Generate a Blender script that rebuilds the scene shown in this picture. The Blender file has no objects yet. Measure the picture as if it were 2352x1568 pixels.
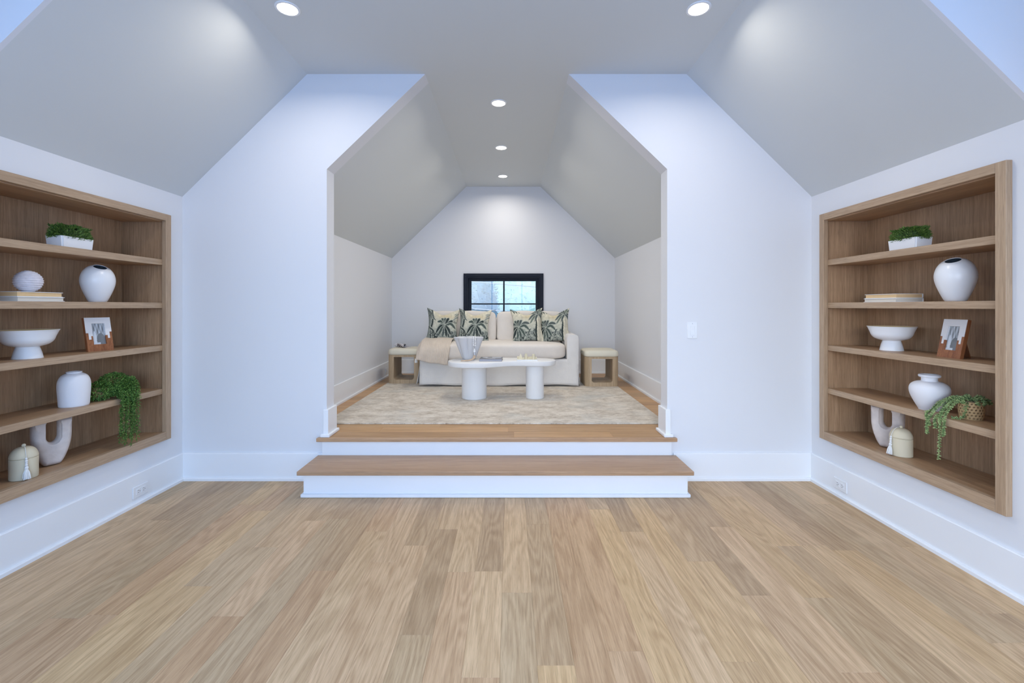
import bpy, bmesh, math, random
import numpy as np
from mathutils import Vector, Matrix, Quaternion

random.seed(7)
rng = np.random.default_rng(7)
S = bpy.context.scene
C = S.collection
PI = math.pi

# ------------------------------------------------------------------ camera
cam_d = bpy.data.cameras.new('camera')
cam = bpy.data.objects.new('camera', cam_d); C.objects.link(cam)
cam.location = (0, 0, 1.226); cam.rotation_euler = (math.radians(90), 0, 0)
cam_d.sensor_width = 36; cam_d.lens = 15.918
cam_d.shift_x = 0.0017; cam_d.shift_y = -0.0344
cam_d.clip_start = 0.05; cam_d.clip_end = 300
S.camera = cam

# ------------------------------------------------------------------ world, exposure
S.view_settings.view_transform = 'Standard'
S.view_settings.look = 'None'
S.view_settings.exposure = 0.0
S.view_settings.gamma = 1.0
S.view_settings.use_curve_mapping = False
W = bpy.data.worlds.new('sky'); S.world = W; W.use_nodes = True
wn = W.node_tree; bgn = wn.nodes['Background']
sky = wn.nodes.new('ShaderNodeTexSky'); sky.sky_type = 'NISHITA'; sky.sun_disc = False
sky.sun_elevation = math.radians(38); sky.sun_rotation = math.radians(200); sky.dust_density = 2.0
wn.links.new(sky.outputs[0], bgn.inputs[0]); bgn.inputs[1].default_value = 0.62

COOL = (0.33, 0.575, 1.08)
WARM = (1.0, 0.94, 0.85)
def area(name, loc, rot, sx, sy, power, col, spread=180):
    l = bpy.data.lights.new(name, 'AREA'); l.shape = 'RECTANGLE'; l.size = sx; l.size_y = sy
    l.energy = power; l.color = col; l.spread = math.radians(spread)
    o = bpy.data.objects.new(name, l); C.objects.link(o); o.location = loc; o.rotation_euler = rot
    return o
# daylight entering by the rear window and the two dormer windows (all behind the camera)
area('daylight_rear', (-0.094, -1.93, 1.45), (math.radians(90), 0, PI), 3.0, 1.9, 84, COOL).rotation_euler = (math.radians(90), 0, 0)
area('daylight_dormer_left', (-2.25, 0.65, 1.55), (0, math.radians(-90), 0), 1.5, 1.15, 15, COOL)
area('daylight_dormer_right', (2.06, 0.65, 1.55), (0, math.radians(90), 0), 1.5, 1.15, 15, COOL)
DOWN_MAIN, DOWN_ALCOVE = 7.2, 8.6

# ------------------------------------------------------------------ materials
def new_mat(name):
    m = bpy.data.materials.new(name); m.use_nodes = True
    nt = m.node_tree; b = nt.nodes['Principled BSDF']
    return m, nt, b
def N(nt, t, **kw):
    n = nt.nodes.new(t)
    for k, v in kw.items(): setattr(n, k, v)
    return n
def plain(name, col, rough=0.6, bump=0.0, bscale=200, coat=0.0, metal=0.0, var=0.0, vscale=8):
    m, nt, b = new_mat(name)
    b.inputs['Base Color'].default_value = (*col, 1); b.inputs['Roughness'].default_value = rough
    b.inputs['Coat Weight'].default_value = coat; b.inputs['Metallic'].default_value = metal
    if bump or var:
        tc = N(nt, 'ShaderNodeTexCoord')
        if bump:
            no = N(nt, 'ShaderNodeTexNoise'); no.inputs['Scale'].default_value = bscale; no.inputs['Detail'].default_value = 3
            nt.links.new(tc.outputs['Object'], no.inputs['Vector'])
            bp = N(nt, 'ShaderNodeBump'); bp.inputs['Strength'].default_value = bump; bp.inputs['Distance'].default_value = 0.002
            nt.links.new(no.outputs['Fac'], bp.inputs['Height']); nt.links.new(bp.outputs['Normal'], b.inputs['Normal'])
        if var:
            n2 = N(nt, 'ShaderNodeTexNoise'); n2.inputs['Scale'].default_value = vscale; n2.inputs['Detail'].default_value = 5
            nt.links.new(tc.outputs['Object'], n2.inputs['Vector'])
            mx = N(nt, 'ShaderNodeMix', data_type='RGBA')
            mx.inputs[6].default_value = (*[c*(1-var) for c in col], 1); mx.inputs[7].default_value = (*[min(1, c*(1+var)) for c in col], 1)
            nt.links.new(n2.outputs['Fac'], mx.inputs[0]); nt.links.new(mx.outputs[2], b.inputs['Base Color'])
    return m
def vcol(name, rough=0.8, bump=0.0, bscale=900):
    m = plain(name, (1, 1, 1), rough, bump, bscale)
    nt = m.node_tree; a = N(nt, 'ShaderNodeVertexColor'); a.layer_name = 'print'
    nt.links.new(a.outputs['Color'], nt.nodes['Principled BSDF'].inputs['Base Color'])
    return m
def island(name, c1, c2, rough=0.6):
    m, nt, b = new_mat(name); b.inputs['Roughness'].default_value = rough
    g = N(nt, 'ShaderNodeNewGeometry'); r = N(nt, 'ShaderNodeMix', data_type='RGBA')
    r.inputs[6].default_value = (*c1, 1); r.inputs[7].default_value = (*c2, 1)
    nt.links.new(g.outputs['Random Per Island'], r.inputs[0]); nt.links.new(r.outputs[2], b.inputs['Base Color'])
    return m
def wood(name, dark, light, axis, rough=0.42, freq=14.0, rings=26.0, line=0.35, stretch=0.075, fine=90.0, spec=0.4, pores=0.30):
    """grain runs along axis; contour lines of a stretched noise give the cathedral figure; obj.color tints each piece"""
    m, nt, b = new_mat(name); b.inputs['Roughness'].default_value = rough; b.inputs['Specular IOR Level'].default_value = spec
    L = nt.links
    tc = N(nt, 'ShaderNodeTexCoord'); oi = N(nt, 'ShaderNodeObjectInfo')
    rm = N(nt, 'ShaderNodeVectorMath', operation='SCALE'); rm.inputs[0].default_value = (37.0, 53.0, 71.0); L.new(oi.outputs['Random'], rm.inputs[3])
    def mapped(k, st):
        sc = [k, k, k]; sc['XYZ'.index(axis)] = k*st
        mp = N(nt, 'ShaderNodeVectorMath', operation='MULTIPLY'); mp.inputs[1].default_value = sc; L.new(tc.outputs['Object'], mp.inputs[0])
        ad = N(nt, 'ShaderNodeVectorMath', operation='ADD'); L.new(mp.outputs[0], ad.inputs[0]); L.new(rm.outputs[0], ad.inputs[1])
        return ad.outputs[0]
    n1 = N(nt, 'ShaderNodeTexNoise'); n1.inputs['Scale'].default_value = 1.0; n1.inputs['Detail'].default_value = 2.5; n1.inputs['Roughness'].default_value = 0.4
    n1.inputs['Distortion'].default_value = 0.35
    L.new(mapped(freq, stretch), n1.inputs['Vector'])
    mu = N(nt, 'ShaderNodeMath', operation='MULTIPLY'); mu.inputs[1].default_value = rings*2.4; L.new(n1.outputs['Fac'], mu.inputs[0])
    si = N(nt, 'ShaderNodeMath', operation='SINE'); L.new(mu.outputs[0], si.inputs[0])
    rp = N(nt, 'ShaderNodeMapRange'); rp.inputs[1].default_value = -1.0; rp.inputs[2].default_value = 0.9; rp.inputs[3].default_value = 0.0; rp.inputs[4].default_value = 1.0
    L.new(si.outputs[0], rp.inputs[0])
    n2 = N(nt, 'ShaderNodeTexNoise'); n2.inputs['Scale'].default_value = 1.0; n2.inputs['Detail'].default_value = 4.0; n2.inputs['Roughness'].default_value = 0.7
    L.new(mapped(fine, 0.03), n2.inputs['Vector'])
    n3 = N(nt, 'ShaderNodeTexNoise'); n3.inputs['Scale'].default_value = 1.0; n3.inputs['Detail'].default_value = 2.0
    L.new(mapped(freq*0.55, stretch*1.2), n3.inputs['Vector'])
    f1 = N(nt, 'ShaderNodeMath', operation='MULTIPLY_ADD'); L.new(rp.outputs[0], f1.inputs[0]); f1.inputs[1].default_value = line; 
    sh = N(nt, 'ShaderNodeMapRange'); sh.inputs[1].default_value = 0.37; sh.inputs[2].default_value = 0.63; sh.inputs[3].default_value = 0.0; sh.inputs[4].default_value = 1.0
    L.new(n2.outputs['Fac'], sh.inputs[0])
    m2 = N(nt, 'ShaderNodeMath', operation='MULTIPLY'); L.new(sh.outputs[0], m2.inputs[0]); m2.inputs[1].default_value = (1-line)*0.55; L.new(m2.outputs[0], f1.inputs[2])
    f2 = N(nt, 'ShaderNodeMath', operation='MULTIPLY_ADD'); L.new(n3.outputs['Fac'], f2.inputs[0]); f2.inputs[1].default_value = (1-line)*0.6; L.new(f1.outputs[0], f2.inputs[2])
    mx = N(nt, 'ShaderNodeMix', data_type='RGBA'); mx.inputs[6].default_value = (*dark, 1); mx.inputs[7].default_value = (*light, 1); L.new(f2.outputs[0], mx.inputs[0])
    n4 = N(nt, 'ShaderNodeTexNoise'); n4.inputs['Scale'].default_value = 1.0; n4.inputs['Detail'].default_value = 2.0; L.new(mapped(fine*3.2, 0.035), n4.inputs['Vector'])
    po = N(nt, 'ShaderNodeMapRange'); po.inputs[1].default_value = 0.54; po.inputs[2].default_value = 0.66; po.inputs[3].default_value = 0.0; po.inputs[4].default_value = pores
    L.new(n4.outputs['Fac'], po.inputs[0])
    pm = N(nt, 'ShaderNodeMix', data_type='RGBA'); L.new(po.outputs[0], pm.inputs[0]); L.new(mx.outputs[2], pm.inputs[6]); pm.inputs[7].default_value = (*[c*0.62 for c in dark], 1)
    tint = N(nt, 'ShaderNodeMix', data_type='RGBA', blend_type='MULTIPLY'); tint.inputs[0].default_value = 1.0
    L.new(pm.outputs[2], tint.inputs[6]); L.new(oi.outputs['Color'], tint.inputs[7]); L.new(tint.outputs[2], b.inputs['Base Color'])
    bp = N(nt, 'ShaderNodeBump'); bp.inputs['Strength'].default_value = 0.08; bp.inputs['Distance'].default_value = 0.001
    L.new(n2.outputs['Fac'], bp.inputs['Height']); L.new(bp.outputs['Normal'], b.inputs['Normal'])
    return m
def emit(name, col, s):
    m, nt, b = new_mat(name); b.inputs['Base Color'].default_value = (0.9, 0.9, 0.9, 1)
    b.inputs['Emission Color'].default_value = (*col, 1); b.inputs['Emission Strength'].default_value = s
    return m
def glass_mat():
    m, nt, b = new_mat('window_glass'); nt.nodes.remove(b); out = nt.nodes['Material Output']
    t = N(nt, 'ShaderNodeBsdfTransparent'); t.inputs[0].default_value = (0.93, 0.97, 0.98, 1)
    g = N(nt, 'ShaderNodeBsdfGlossy'); g.inputs['Roughness'].default_value = 0.02
    f = N(nt, 'ShaderNodeFresnel'); f.inputs[0].default_value = 1.45
    mx = N(nt, 'ShaderNodeMixShader'); nt.links.new(f.outputs[0], mx.inputs[0]); nt.links.new(t.outputs[0], mx.inputs[1]); nt.links.new(g.outputs[0], mx.inputs[2])
    nt.links.new(mx.outputs[0], out.inputs['Surface']); return m
def weave(name, col, sx, sz, strength=0.4, var=0.06, rough=0.9, axis=(0, 2)):
    """plain woven cloth: two crossed wave textures in the bump and a slubby colour"""
    m = plain(name, col, rough, 0, 1, var=var, vscale=14); nt = m.node_tree; L = nt.links; b = nt.nodes['Principled BSDF']
    b.inputs['Sheen Weight'].default_value = 0.15
    tc = N(nt, 'ShaderNodeTexCoord'); hs = []
    for ax, sc in ((axis[0], sx), (axis[1], sz)):
        n = N(nt, 'ShaderNodeTexNoise'); n.inputs['Scale'].default_value = 1; n.inputs['Detail'].default_value = 2
        v = [40, 40, 40]; v[ax] = sc
        mp = N(nt, 'ShaderNodeVectorMath', operation='MULTIPLY'); mp.inputs[1].default_value = v; L.new(tc.outputs['Object'], mp.inputs[0]); L.new(mp.outputs[0], n.inputs['Vector'])
        hs.append(n.outputs['Fac'])
    ad = N(nt, 'ShaderNodeMath', operation='ADD'); L.new(hs[0], ad.inputs[0]); L.new(hs[1], ad.inputs[1])
    bp = N(nt, 'ShaderNodeBump'); bp.inputs['Strength'].default_value = strength; bp.inputs['Distance'].default_value = 0.003
    L.new(ad.outputs[0], bp.inputs['Height']); L.new(bp.outputs['Normal'], b.inputs['Normal'])
    return m
def rug_mat():
    m, nt, b = new_mat('rug_pile'); L = nt.links; b.inputs['Roughness'].default_value = 0.95; b.inputs['Sheen Weight'].default_value = 0.2
    tc = N(nt, 'ShaderNodeTexCoord')
    def nz(v, det, rough=0.6):
        mp = N(nt, 'ShaderNodeVectorMath', operation='MULTIPLY'); mp.inputs[1].default_value = v; L.new(tc.outputs['Object'], mp.inputs[0])
        n = N(nt, 'ShaderNodeTexNoise'); n.inputs['Scale'].default_value = 1; n.inputs['Detail'].default_value = det; n.inputs['Roughness'].default_value = rough
        L.new(mp.outputs[0], n.inputs['Vector']); return n.outputs['Fac']
    a, s, bl = nz((5, 8, 1), 6, 0.7), nz((20, 85, 1), 5, 0.8), nz((1.6, 2.2, 1), 3)
    r1 = N(nt, 'ShaderNodeValToRGB'); e = r1.color_ramp.elements
    e[0].position = 0.36; e[0].color = (0.36, 0.275, 0.18, 1); e[1].position = 0.60; e[1].color = (0.80, 0.72, 0.60, 1)
    x = r1.color_ramp.elements.new(0.47); x.color = (0.58, 0.49, 0.38, 1)
    mx0 = N(nt, 'ShaderNodeMath', operation='MULTIPLY_ADD'); L.new(s, mx0.inputs[0]); mx0.inputs[1].default_value = 0.75; 
    m1 = N(nt, 'ShaderNodeMath', operation='MULTIPLY_ADD'); L.new(a, m1.inputs[0]); m1.inputs[1].default_value = 0.55; m1.inputs[2].default_value = -0.15
    L.new(m1.outputs[0], mx0.inputs[2]); L.new(mx0.outputs[0], r1.inputs[0])
    grey = N(nt, 'ShaderNodeMix', data_type='RGBA'); grey.inputs[7].default_value = (0.50, 0.49, 0.44, 1)
    rr = N(nt, 'ShaderNodeMapRange'); rr.inputs[1].default_value = 0.5; rr.inputs[2].default_value = 0.7; rr.inputs[3].default_value = 0; rr.inputs[4].default_value = 0.65
    L.new(bl, rr.inputs[0]); L.new(rr.outputs[0], grey.inputs[0]); L.new(r1.outputs[0], grey.inputs[6]); L.new(grey.outputs[2], b.inputs['Base Color'])
    bp = N(nt, 'ShaderNodeBump'); bp.inputs['Strength'].default_value = 0.5; bp.inputs['Distance'].default_value = 0.004
    L.new(s, bp.inputs['Height']); L.new(bp.outputs['Normal'], b.inputs['Normal'])
    return m

M = {}
M['paint'] = plain('wall_paint', (0.775, 0.78, 0.80), 0.75, 0.05, 350)
M['ceil'] = plain('ceiling_paint', (0.68, 0.705, 0.70), 0.6, 0.03, 300)
M['trim'] = plain('trim_paint', (0.88, 0.89, 0.90), 0.4)
M['white_plastic'] = plain('white_plastic', (0.86, 0.87, 0.88), 0.35)
M['slot'] = plain('dark_slot', (0.12, 0.12, 0.13), 0.6)
M['subfloor'] = plain('subfloor', (0.10, 0.07, 0.05), 0.9)
M['oak_y'] = wood('oak_floor_long', (0.375, 0.235, 0.120), (0.665, 0.475, 0.283), 'Y', rough=0.40, spec=0.28, freq=7.5, rings=32, line=0.30, stretch=0.12, fine=120)
M['oak_x'] = wood('oak_floor_cross', (0.38, 0.21, 0.090), (0.64, 0.39, 0.195), 'X', rough=0.38, spec=0.35, freq=9, rings=15, line=0.25)
M['tread'] = wood('oak_tread', (0.34, 0.20, 0.112), (0.52, 0.335, 0.20), 'X', rough=0.36, spec=0.35, freq=7, rings=10, line=0.2)
cd, cl = (0.27, 0.155, 0.080), (0.54, 0.345, 0.20)
M['case_z'] = wood('oak_case_upright', cd, cl, 'Z', rough=0.5, spec=0.3, freq=16, rings=5, line=0.15, fine=120)
M['case_y'] = wood('oak_case_level', cd, cl, 'Y', rough=0.42, spec=0.35, freq=16, rings=6, line=0.15, fine=120)
fd, fl = (0.34, 0.22, 0.13), (0.54, 0.385, 0.25)
M['edge_z'] = wood('oak_edge_upright', fd, fl, 'Z', rough=0.45, freq=16, rings=6, line=0.15, fine=120)
M['edge_y'] = wood('oak_edge_level', fd, fl, 'Y', rough=0.45, freq=16, rings=6, line=0.15, fine=120)
M['stool'] = wood('oak_stool', (0.31, 0.215, 0.12), (0.57, 0.43, 0.28), 'Z', rough=0.55, freq=22, rings=8, line=0.2, fine=100)
M['walnut'] = wood('walnut_strip', (0.13, 0.035, 0.012), (0.42, 0.16, 0.06), 'Z', rough=0.4, freq=40, rings=6, line=0.25, fine=200)
M['black'] = plain('black_window_paint', (0.005, 0.008, 0.018), 0.5)
M['black'].node_tree.nodes['Principled BSDF'].inputs['Specular IOR Level'].default_value = 0.25
M['glass'] = glass_mat()
M['linen'] = weave('ivory_linen', (0.74, 0.71, 0.675), 240, 240, 0.40)
M['linen2'] = weave('ivory_linen_cushion', (0.78, 0.71, 0.635), 240, 240, 0.40)
M['throw'] = weave('oatmeal_knit', (0.66, 0.56, 0.46), 210, 60, 0.9, 0.10, axis=(0, 1))
M['stool_pad'] = plain('cream_boucle', (0.74, 0.69, 0.56), 0.95, 0.5, 260)
M['rug'] = rug_mat()
M['plaster'] = plain('white_plaster', (0.80, 0.79, 0.775), 0.65, 0.12, 70, var=0.03)
M['ceramic'] = plain('white_ceramic', (0.86, 0.86, 0.865), 0.28)
M['matte_white'] = plain('matte_white_ceramic', (0.83, 0.82, 0.84), 0.7, 0.12, 120)
M['bowl_in'] = plain('tan_bowl_inside', (0.74, 0.56, 0.28), 0.45)  # tan colour on the inside of the bowls
M['mouth_shade'] = plain('vase_mouth_shade', (0.03, 0.04, 0.05), 0.8)  # near-black stands in for the shade inside the ceramic mouth
M['grey_bowl'] = plain('grey_stoneware', (0.66, 0.655, 0.66), 0.55, 0.1, 90, var=0.05)
M['stone'] = plain('pinkish_stoneware', (0.68, 0.60, 0.555), 0.8, 0.45, 55, var=0.20, vscale=26)
M['cream'] = plain('cream_stoneware', (0.70, 0.62, 0.45), 0.6, 0.06, 150)
M['cotton'] = plain('white_cotton', (0.84, 0.83, 0.80), 0.9, 0.3, 400)
M['jute'] = plain('jute_fringe', (0.62, 0.46, 0.32), 0.9, 0.4, 400)
M['bead'] = plain('white_wood_bead', (0.82, 0.81, 0.80), 0.5)
M['silver'] = plain('silver_wrap', (0.55, 0.55, 0.58), 0.35, metal=0.8)
M['ball'] = plain('whitewashed_coil', (0.74, 0.70, 0.74), 0.85, 0.7, 120, var=0.22, vscale=45)
M['page'] = plain('tan_pages', (0.78, 0.54, 0.28), 0.8, var=0.06, vscale=60)
M['page2'] = plain('pale_pages', (0.76, 0.70, 0.60), 0.8)
M['cover'] = plain('white_cover', (0.84, 0.83, 0.82), 0.5)
M['grass'] = island('grass_blades', (0.030, 0.085, 0.010), (0.16, 0.27, 0.045))
M['grass_dark'] = plain('grass_base', (0.03, 0.06, 0.012), 0.9)
M['fern'] = island('small_leaves', (0.030, 0.095, 0.012), (0.16, 0.31, 0.055))
M['pearl'] = island('succulent_leaves', (0.10, 0.18, 0.055), (0.40, 0.50, 0.21))
M['stem'] = plain('brown_stem', (0.20, 0.15, 0.08), 0.8)
M['soil'] = plain('dark_soil', (0.05, 0.035, 0.02), 1.0)
M['cane'] = vcol('woven_cane', 0.7, 0.3, 300)
M['print'] = vcol('palm_print', 0.85, 0.25, 500)
M['paper'] = vcol('printed_paper', 0.4)
M['frame_white'] = plain('white_inlay', (0.82, 0.80, 0.79), 0.4)
M['grey_cover'] = plain('grey_cover', (0.17, 0.17, 0.20), 0.45)
M['game'] = plain('cream_stone', (0.74, 0.66, 0.46), 0.6, 0.1, 200)
M['lens'] = emit('lit_lens', (1.0, 0.93, 0.80), 9.0)
M['bark'] = plain('pale_bark', (0.42, 0.42, 0.42), 0.9)
M['treeleaf'] = island('foliage_shade_tint', (0.07, 0.14, 0.22), (0.20, 0.31, 0.40))  # bluish shade and haze put into the leaf colour
M['treeleaf2'] = island('foliage_sunlit_tint', (0.22, 0.40, 0.44), (0.38, 0.57, 0.60))  # washed-out daylight put into the leaf colour
M['ground'] = plain('ground_outside', (0.36, 0.40, 0.36), 1.0)
M['wire'] = plain('grey_wire', (0.16, 0.20, 0.26), 0.8)
M['siding'] = plain('roof_outside', (0.3, 0.3, 0.3), 0.9)

# ------------------------------------------------------------------ builders
def tag(o, label=None, cat=None, group=None, kind=None):
    if label: o['label'] = label
    if cat: o['category'] = cat
    if group: o['group'] = group
    if kind: o['kind'] = kind
    return o
def thing(name, label, cat, loc=(0, 0, 0), rz=0.0, group=None, rot=None):
    o = bpy.data.objects.new(name, None); C.objects.link(o); o.empty_display_size = 0.05
    o.location = loc; o.rotation_euler = rot if rot else (0, 0, rz)
    return tag(o, label, cat, group)
def obj(name, bm, mat, parent=None, smooth=False, label=None, kind=None, color=None, angle=35):
    bmesh.ops.recalc_face_normals(bm, faces=bm.faces[:])
    me = bpy.data.meshes.new(name); bm.to_mesh(me); bm.free()
    for mm in (mat if isinstance(mat, (list, tuple)) else [mat]): me.materials.append(mm)
    if smooth:
        me.polygons.foreach_set('use_smooth', [True]*len(me.polygons))
        if angle < 180: me.set_sharp_from_angle(angle=math.radians(angle))
    o = bpy.data.objects.new(name, me); C.objects.link(o)
    if parent: o.parent = parent
    if color: o.color = (*color, 1)
    return tag(o, label, None, None, kind)
def box(x0, x1, y0, y1, z0, z1, bev=0.0, seg=1, bm=None):
    b = bmesh.new()
    r = bmesh.ops.create_cube(b, size=1.0)
    for v in b.verts:
        v.co = Vector(((x0+x1)/2+v.co.x*(x1-x0), (y0+y1)/2+v.co.y*(y1-y0), (z0+z1)/2+v.co.z*(z1-z0)))
    if bev: bmesh.ops.bevel(b, geom=b.edges[:], offset=bev, segments=seg, profile=0.5, affect='EDGES')
    return merge(bm, b) if bm is not None else b
def merge(bm, b):
    me = bpy.data.meshes.new('tmp'); b.to_mesh(me); b.free(); bm.from_mesh(me); bpy.data.meshes.remove(me); return bm
def prism(pts, axis, a0, a1, bm=None):
    """polygon pts (two coordinates) extruded along axis from a0 to a1"""
    bm = bm or bmesh.new()
    def P(p, a): return {'X': (a, p[0], p[1]), 'Y': (p[0], a, p[1]), 'Z': (p[0], p[1], a)}[axis]
    A = [bm.verts.new(P(p, a0)) for p in pts]; B = [bm.verts.new(P(p, a1)) for p in pts]
    bm.faces.new(A); bm.faces.new(B[::-1]); n = len(pts)
    for i in range(n): bm.faces.new((A[i], A[(i+1) % n], B[(i+1) % n], B[i]))
    return bm
def slab(pts, off, bm=None):
    bm = bm or bmesh.new(); off = Vector(off)
    A = [bm.verts.new(p) for p in pts]; B = [bm.verts.new(Vector(p)+off) for p in pts]; n = len(pts)
    bm.faces.new(A); bm.faces.new(B[::-1])
    for i in range(n): bm.faces.new((A[i], A[(i+1) % n], B[(i+1) % n], B[i]))
    return bm
def loft(rings, cap0=True, cap1=True, bm=None, closed=True, mats=None):
    bm = bm or bmesh.new(); V = [[bm.verts.new(p) for p in r] for r in rings]; n = len(V[0])
    for k, (a, b) in enumerate(zip(V, V[1:])):
        for i in range(n if closed else n-1):
            f = bm.faces.new((a[i], a[(i+1) % n], b[(i+1) % n], b[i]))
            if mats: f.material_index = mats[k]
    if closed and cap0: bm.faces.new(V[0][::-1])
    if closed and cap1: bm.faces.new(V[-1])
    return bm
def circ(r, z, n=40, cx=0, cy=0, fn=None):
    return [(cx+(r*(fn(2*PI*i/n) if fn else 1))*math.cos(2*PI*i/n), cy+(r*(fn(2*PI*i/n) if fn else 1))*math.sin(2*PI*i/n), z) for i in range(n)]
def lathe(prof, n=40, bm=None, cap0=True, cap1=True, mats=None):
    return loft([circ(max(r, 1e-4), z, n) for r, z in prof], cap0, cap1, bm, True, mats)
def smoothp(pts, k=4):
    """catmull-rom through 2-D or 3-D points"""
    P = [Vector(p) for p in pts]; P = [2*P[0]-P[1]]+P+[2*P[-1]-P[-2]]; out = []
    for i in range(1, len(P)-2):
        for j in range(k):
            t = j/k; a, b, c, d = P[i-1:i+3]
            out.append(0.5*((2*b)+(c-a)*t+(2*a-5*b+4*c-d)*t*t+(3*b-a-3*c+d)*t**3))
    return out+[P[-2]]
def tube(path, r, n=8, bm=None, cap=True):
    bm = bm or bmesh.new(); path = [Vector(p) for p in path]; rings = []; prev = None
    for i, p in enumerate(path):
        d = (path[min(i+1, len(path)-1)]-path[max(i-1, 0)]).normalized()
        if prev is None: u = d.orthogonal().normalized()
        else: u = (prev-d*prev.dot(d)).normalized()
        prev = u; w = d.cross(u); rr = r[i] if isinstance(r, (list, tuple)) else r
        rings.append([p+(u*math.cos(2*PI*k/n)+w*math.sin(2*PI*k/n))*rr for k in range(n)])
    return loft(rings, cap, cap, bm)
def ball(r, c=(0, 0, 0), n=12, m=8, bm=None, sq=1.0):
    return loft([[(c[0]+r*math.sin(PI*j/m)*math.cos(2*PI*i/n), c[1]+r*math.sin(PI*j/m)*math.sin(2*PI*i/n), c[2]-sq*r*math.cos(PI*j/m)) for i in range(n)]
                 for j in [0.15]+list(range(1, m))+[m-0.15]], bm=bm)
def superbox(hx, hy, hz, n=5.0, k=14, crown=0.0, wob=0.0, seed=0):
    bm = bmesh.new(); bmesh.ops.create_cube(bm, size=2.0)
    bmesh.ops.subdivide_edges(bm, edges=bm.edges[:], cuts=k, use_grid_fill=True)
    from mathutils import noise
    for v in bm.verts:
        p = v.co; p = Vector([math.copysign(math.sin(abs(c)*PI/2)**0.85, c) for c in p]); q = (abs(p.x)**n+abs(p.y)**n+abs(p.z)**n)**(1/n); u = p/q
        c = Vector((u.x*hx, u.y*hy, u.z*hz))
        if crown: c.z += math.copysign(crown, u.z)*max(0, (1-u.x**2))*max(0, (1-u.y**2))*min(1, abs(u.z)*1.2)
        if wob: c += Vector(noise.noise_vector(c*5+Vector((seed, 0, 0))))*wob
        v.co = c
    return bm
def inset(pl, d):
    n = len(pl); out = []
    for i in range(n):
        a, b = Vector(pl[i-1]), Vector(pl[(i+1) % n]); tg = (b-a).normalized(); out.append((pl[i][0]-tg.y*d, pl[i][1]+tg.x*d))
    return out
def place(o, loc=None, rot=None):
    if loc: o.location = loc
    if rot: o.rotation_euler = rot
    return o
def copy_tree(o, parent=None):
    c = o.copy(); C.objects.link(c)
    if parent: c.parent = parent
    for ch in list(o.children): copy_tree(ch, c)
    return c
def paint(o, fn):
    """fn(local coordinates array) -> linear colours, stored per vertex"""
    me = o.data; n = len(me.vertices); co = np.empty(n*3); me.vertices.foreach_get('co', co)
    col = np.ones((n, 4)); col[:, :3] = fn(co.reshape(-1, 3))
    a = me.color_attributes.new('print', 'FLOAT_COLOR', 'POINT'); a.data.foreach_set('color', col.ravel()); return o

# ------------------------------------------------------------------ measurements of the room (metres)
XC = -0.094
XL, XR = -2.321, 2.133              # side walls
YF, YB = 3.204, 6.22                # wall with the opening, alcove back wall
YR = -2.0                           # rear wall, behind the camera
YD0, YD1 = -0.5, 1.81               # dormers
ZC, ZK = 2.868, 2.0                 # flat ceiling, foot of the slopes
HM = 1.342                          # half width of the flat ceiling
HO, ZO, HF = 1.2045, 2.196, 0.508   # opening: half width, its shoulder, half width at the top
HA, ZA = 1.531, 1.886               # alcove half width, foot of its slopes
YJ = 3.335                          # back of the jamb
ZF = 0.305                          # alcove floor
T = 0.10

def structure(name, bm, mat, **kw):
    o = obj(name, bm, mat, **kw); o['kind'] = 'structure'; return o

# main floor: sub-floor and single planks
floor = structure('floor', box(XL-0.02, XR+0.02, YR-0.02, YF+0.02, -0.06, -0.019), M['subfloor'])
PW = 0.127
def plank_bm(l, w, axis):
    b = bmesh.new(); h = 0.018; e = 0.0006; L2, W2 = l/2-0.0001, w/2-0.0001
    def ring(dx, dy, z):
        p = [(-dx, -dy), (dx, -dy), (dx, dy), (-dx, dy)]
        return [((q[1], q[0], z) if axis == 'Y' else (q[0], q[1], z)) for q in p]
    return loft([ring(L2, W2, -h), ring(L2, W2, -e), ring(L2-e, W2-e, 0)], bm=b)
tones = [(1, 1, 1), (1.08, 1.07, 1.06), (0.92, 0.91, 0.90), (0.86, 0.84, 0.83), (1.03, 1.0, 0.93), (1.0, 0.95, 0.94), (0.96, 0.98, 0.99), (1.1, 1.07, 0.98), (1.06, 1.04, 1.05), (0.97, 0.9, 0.86)]
x = XL
while x < XR-0.002:
    w = min(PW, XR-x); y = YR-random.uniform(0, 0.9)
    while y < YF-0.01:
        l = random.choice([0.6, 0.8, 1.0, 1.3, 1.6, 1.9, 2.2]); y0, y1 = max(y, YR), min(y+l, YF)
        if YF-y1 < 0.25: y1 = YF
        if y1-y0 > 0.05:
            t = random.choice(tones); k = random.uniform(0.95, 1.05)
            o = obj('plank', plank_bm(y1-y0, w, 'Y'), M['oak_y'], floor, color=[c*k for c in t])
            o.location = (x+w/2, (y0+y1)/2, 0)
        y = y1
        if y1 >= YF: break
    x += PW

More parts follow.
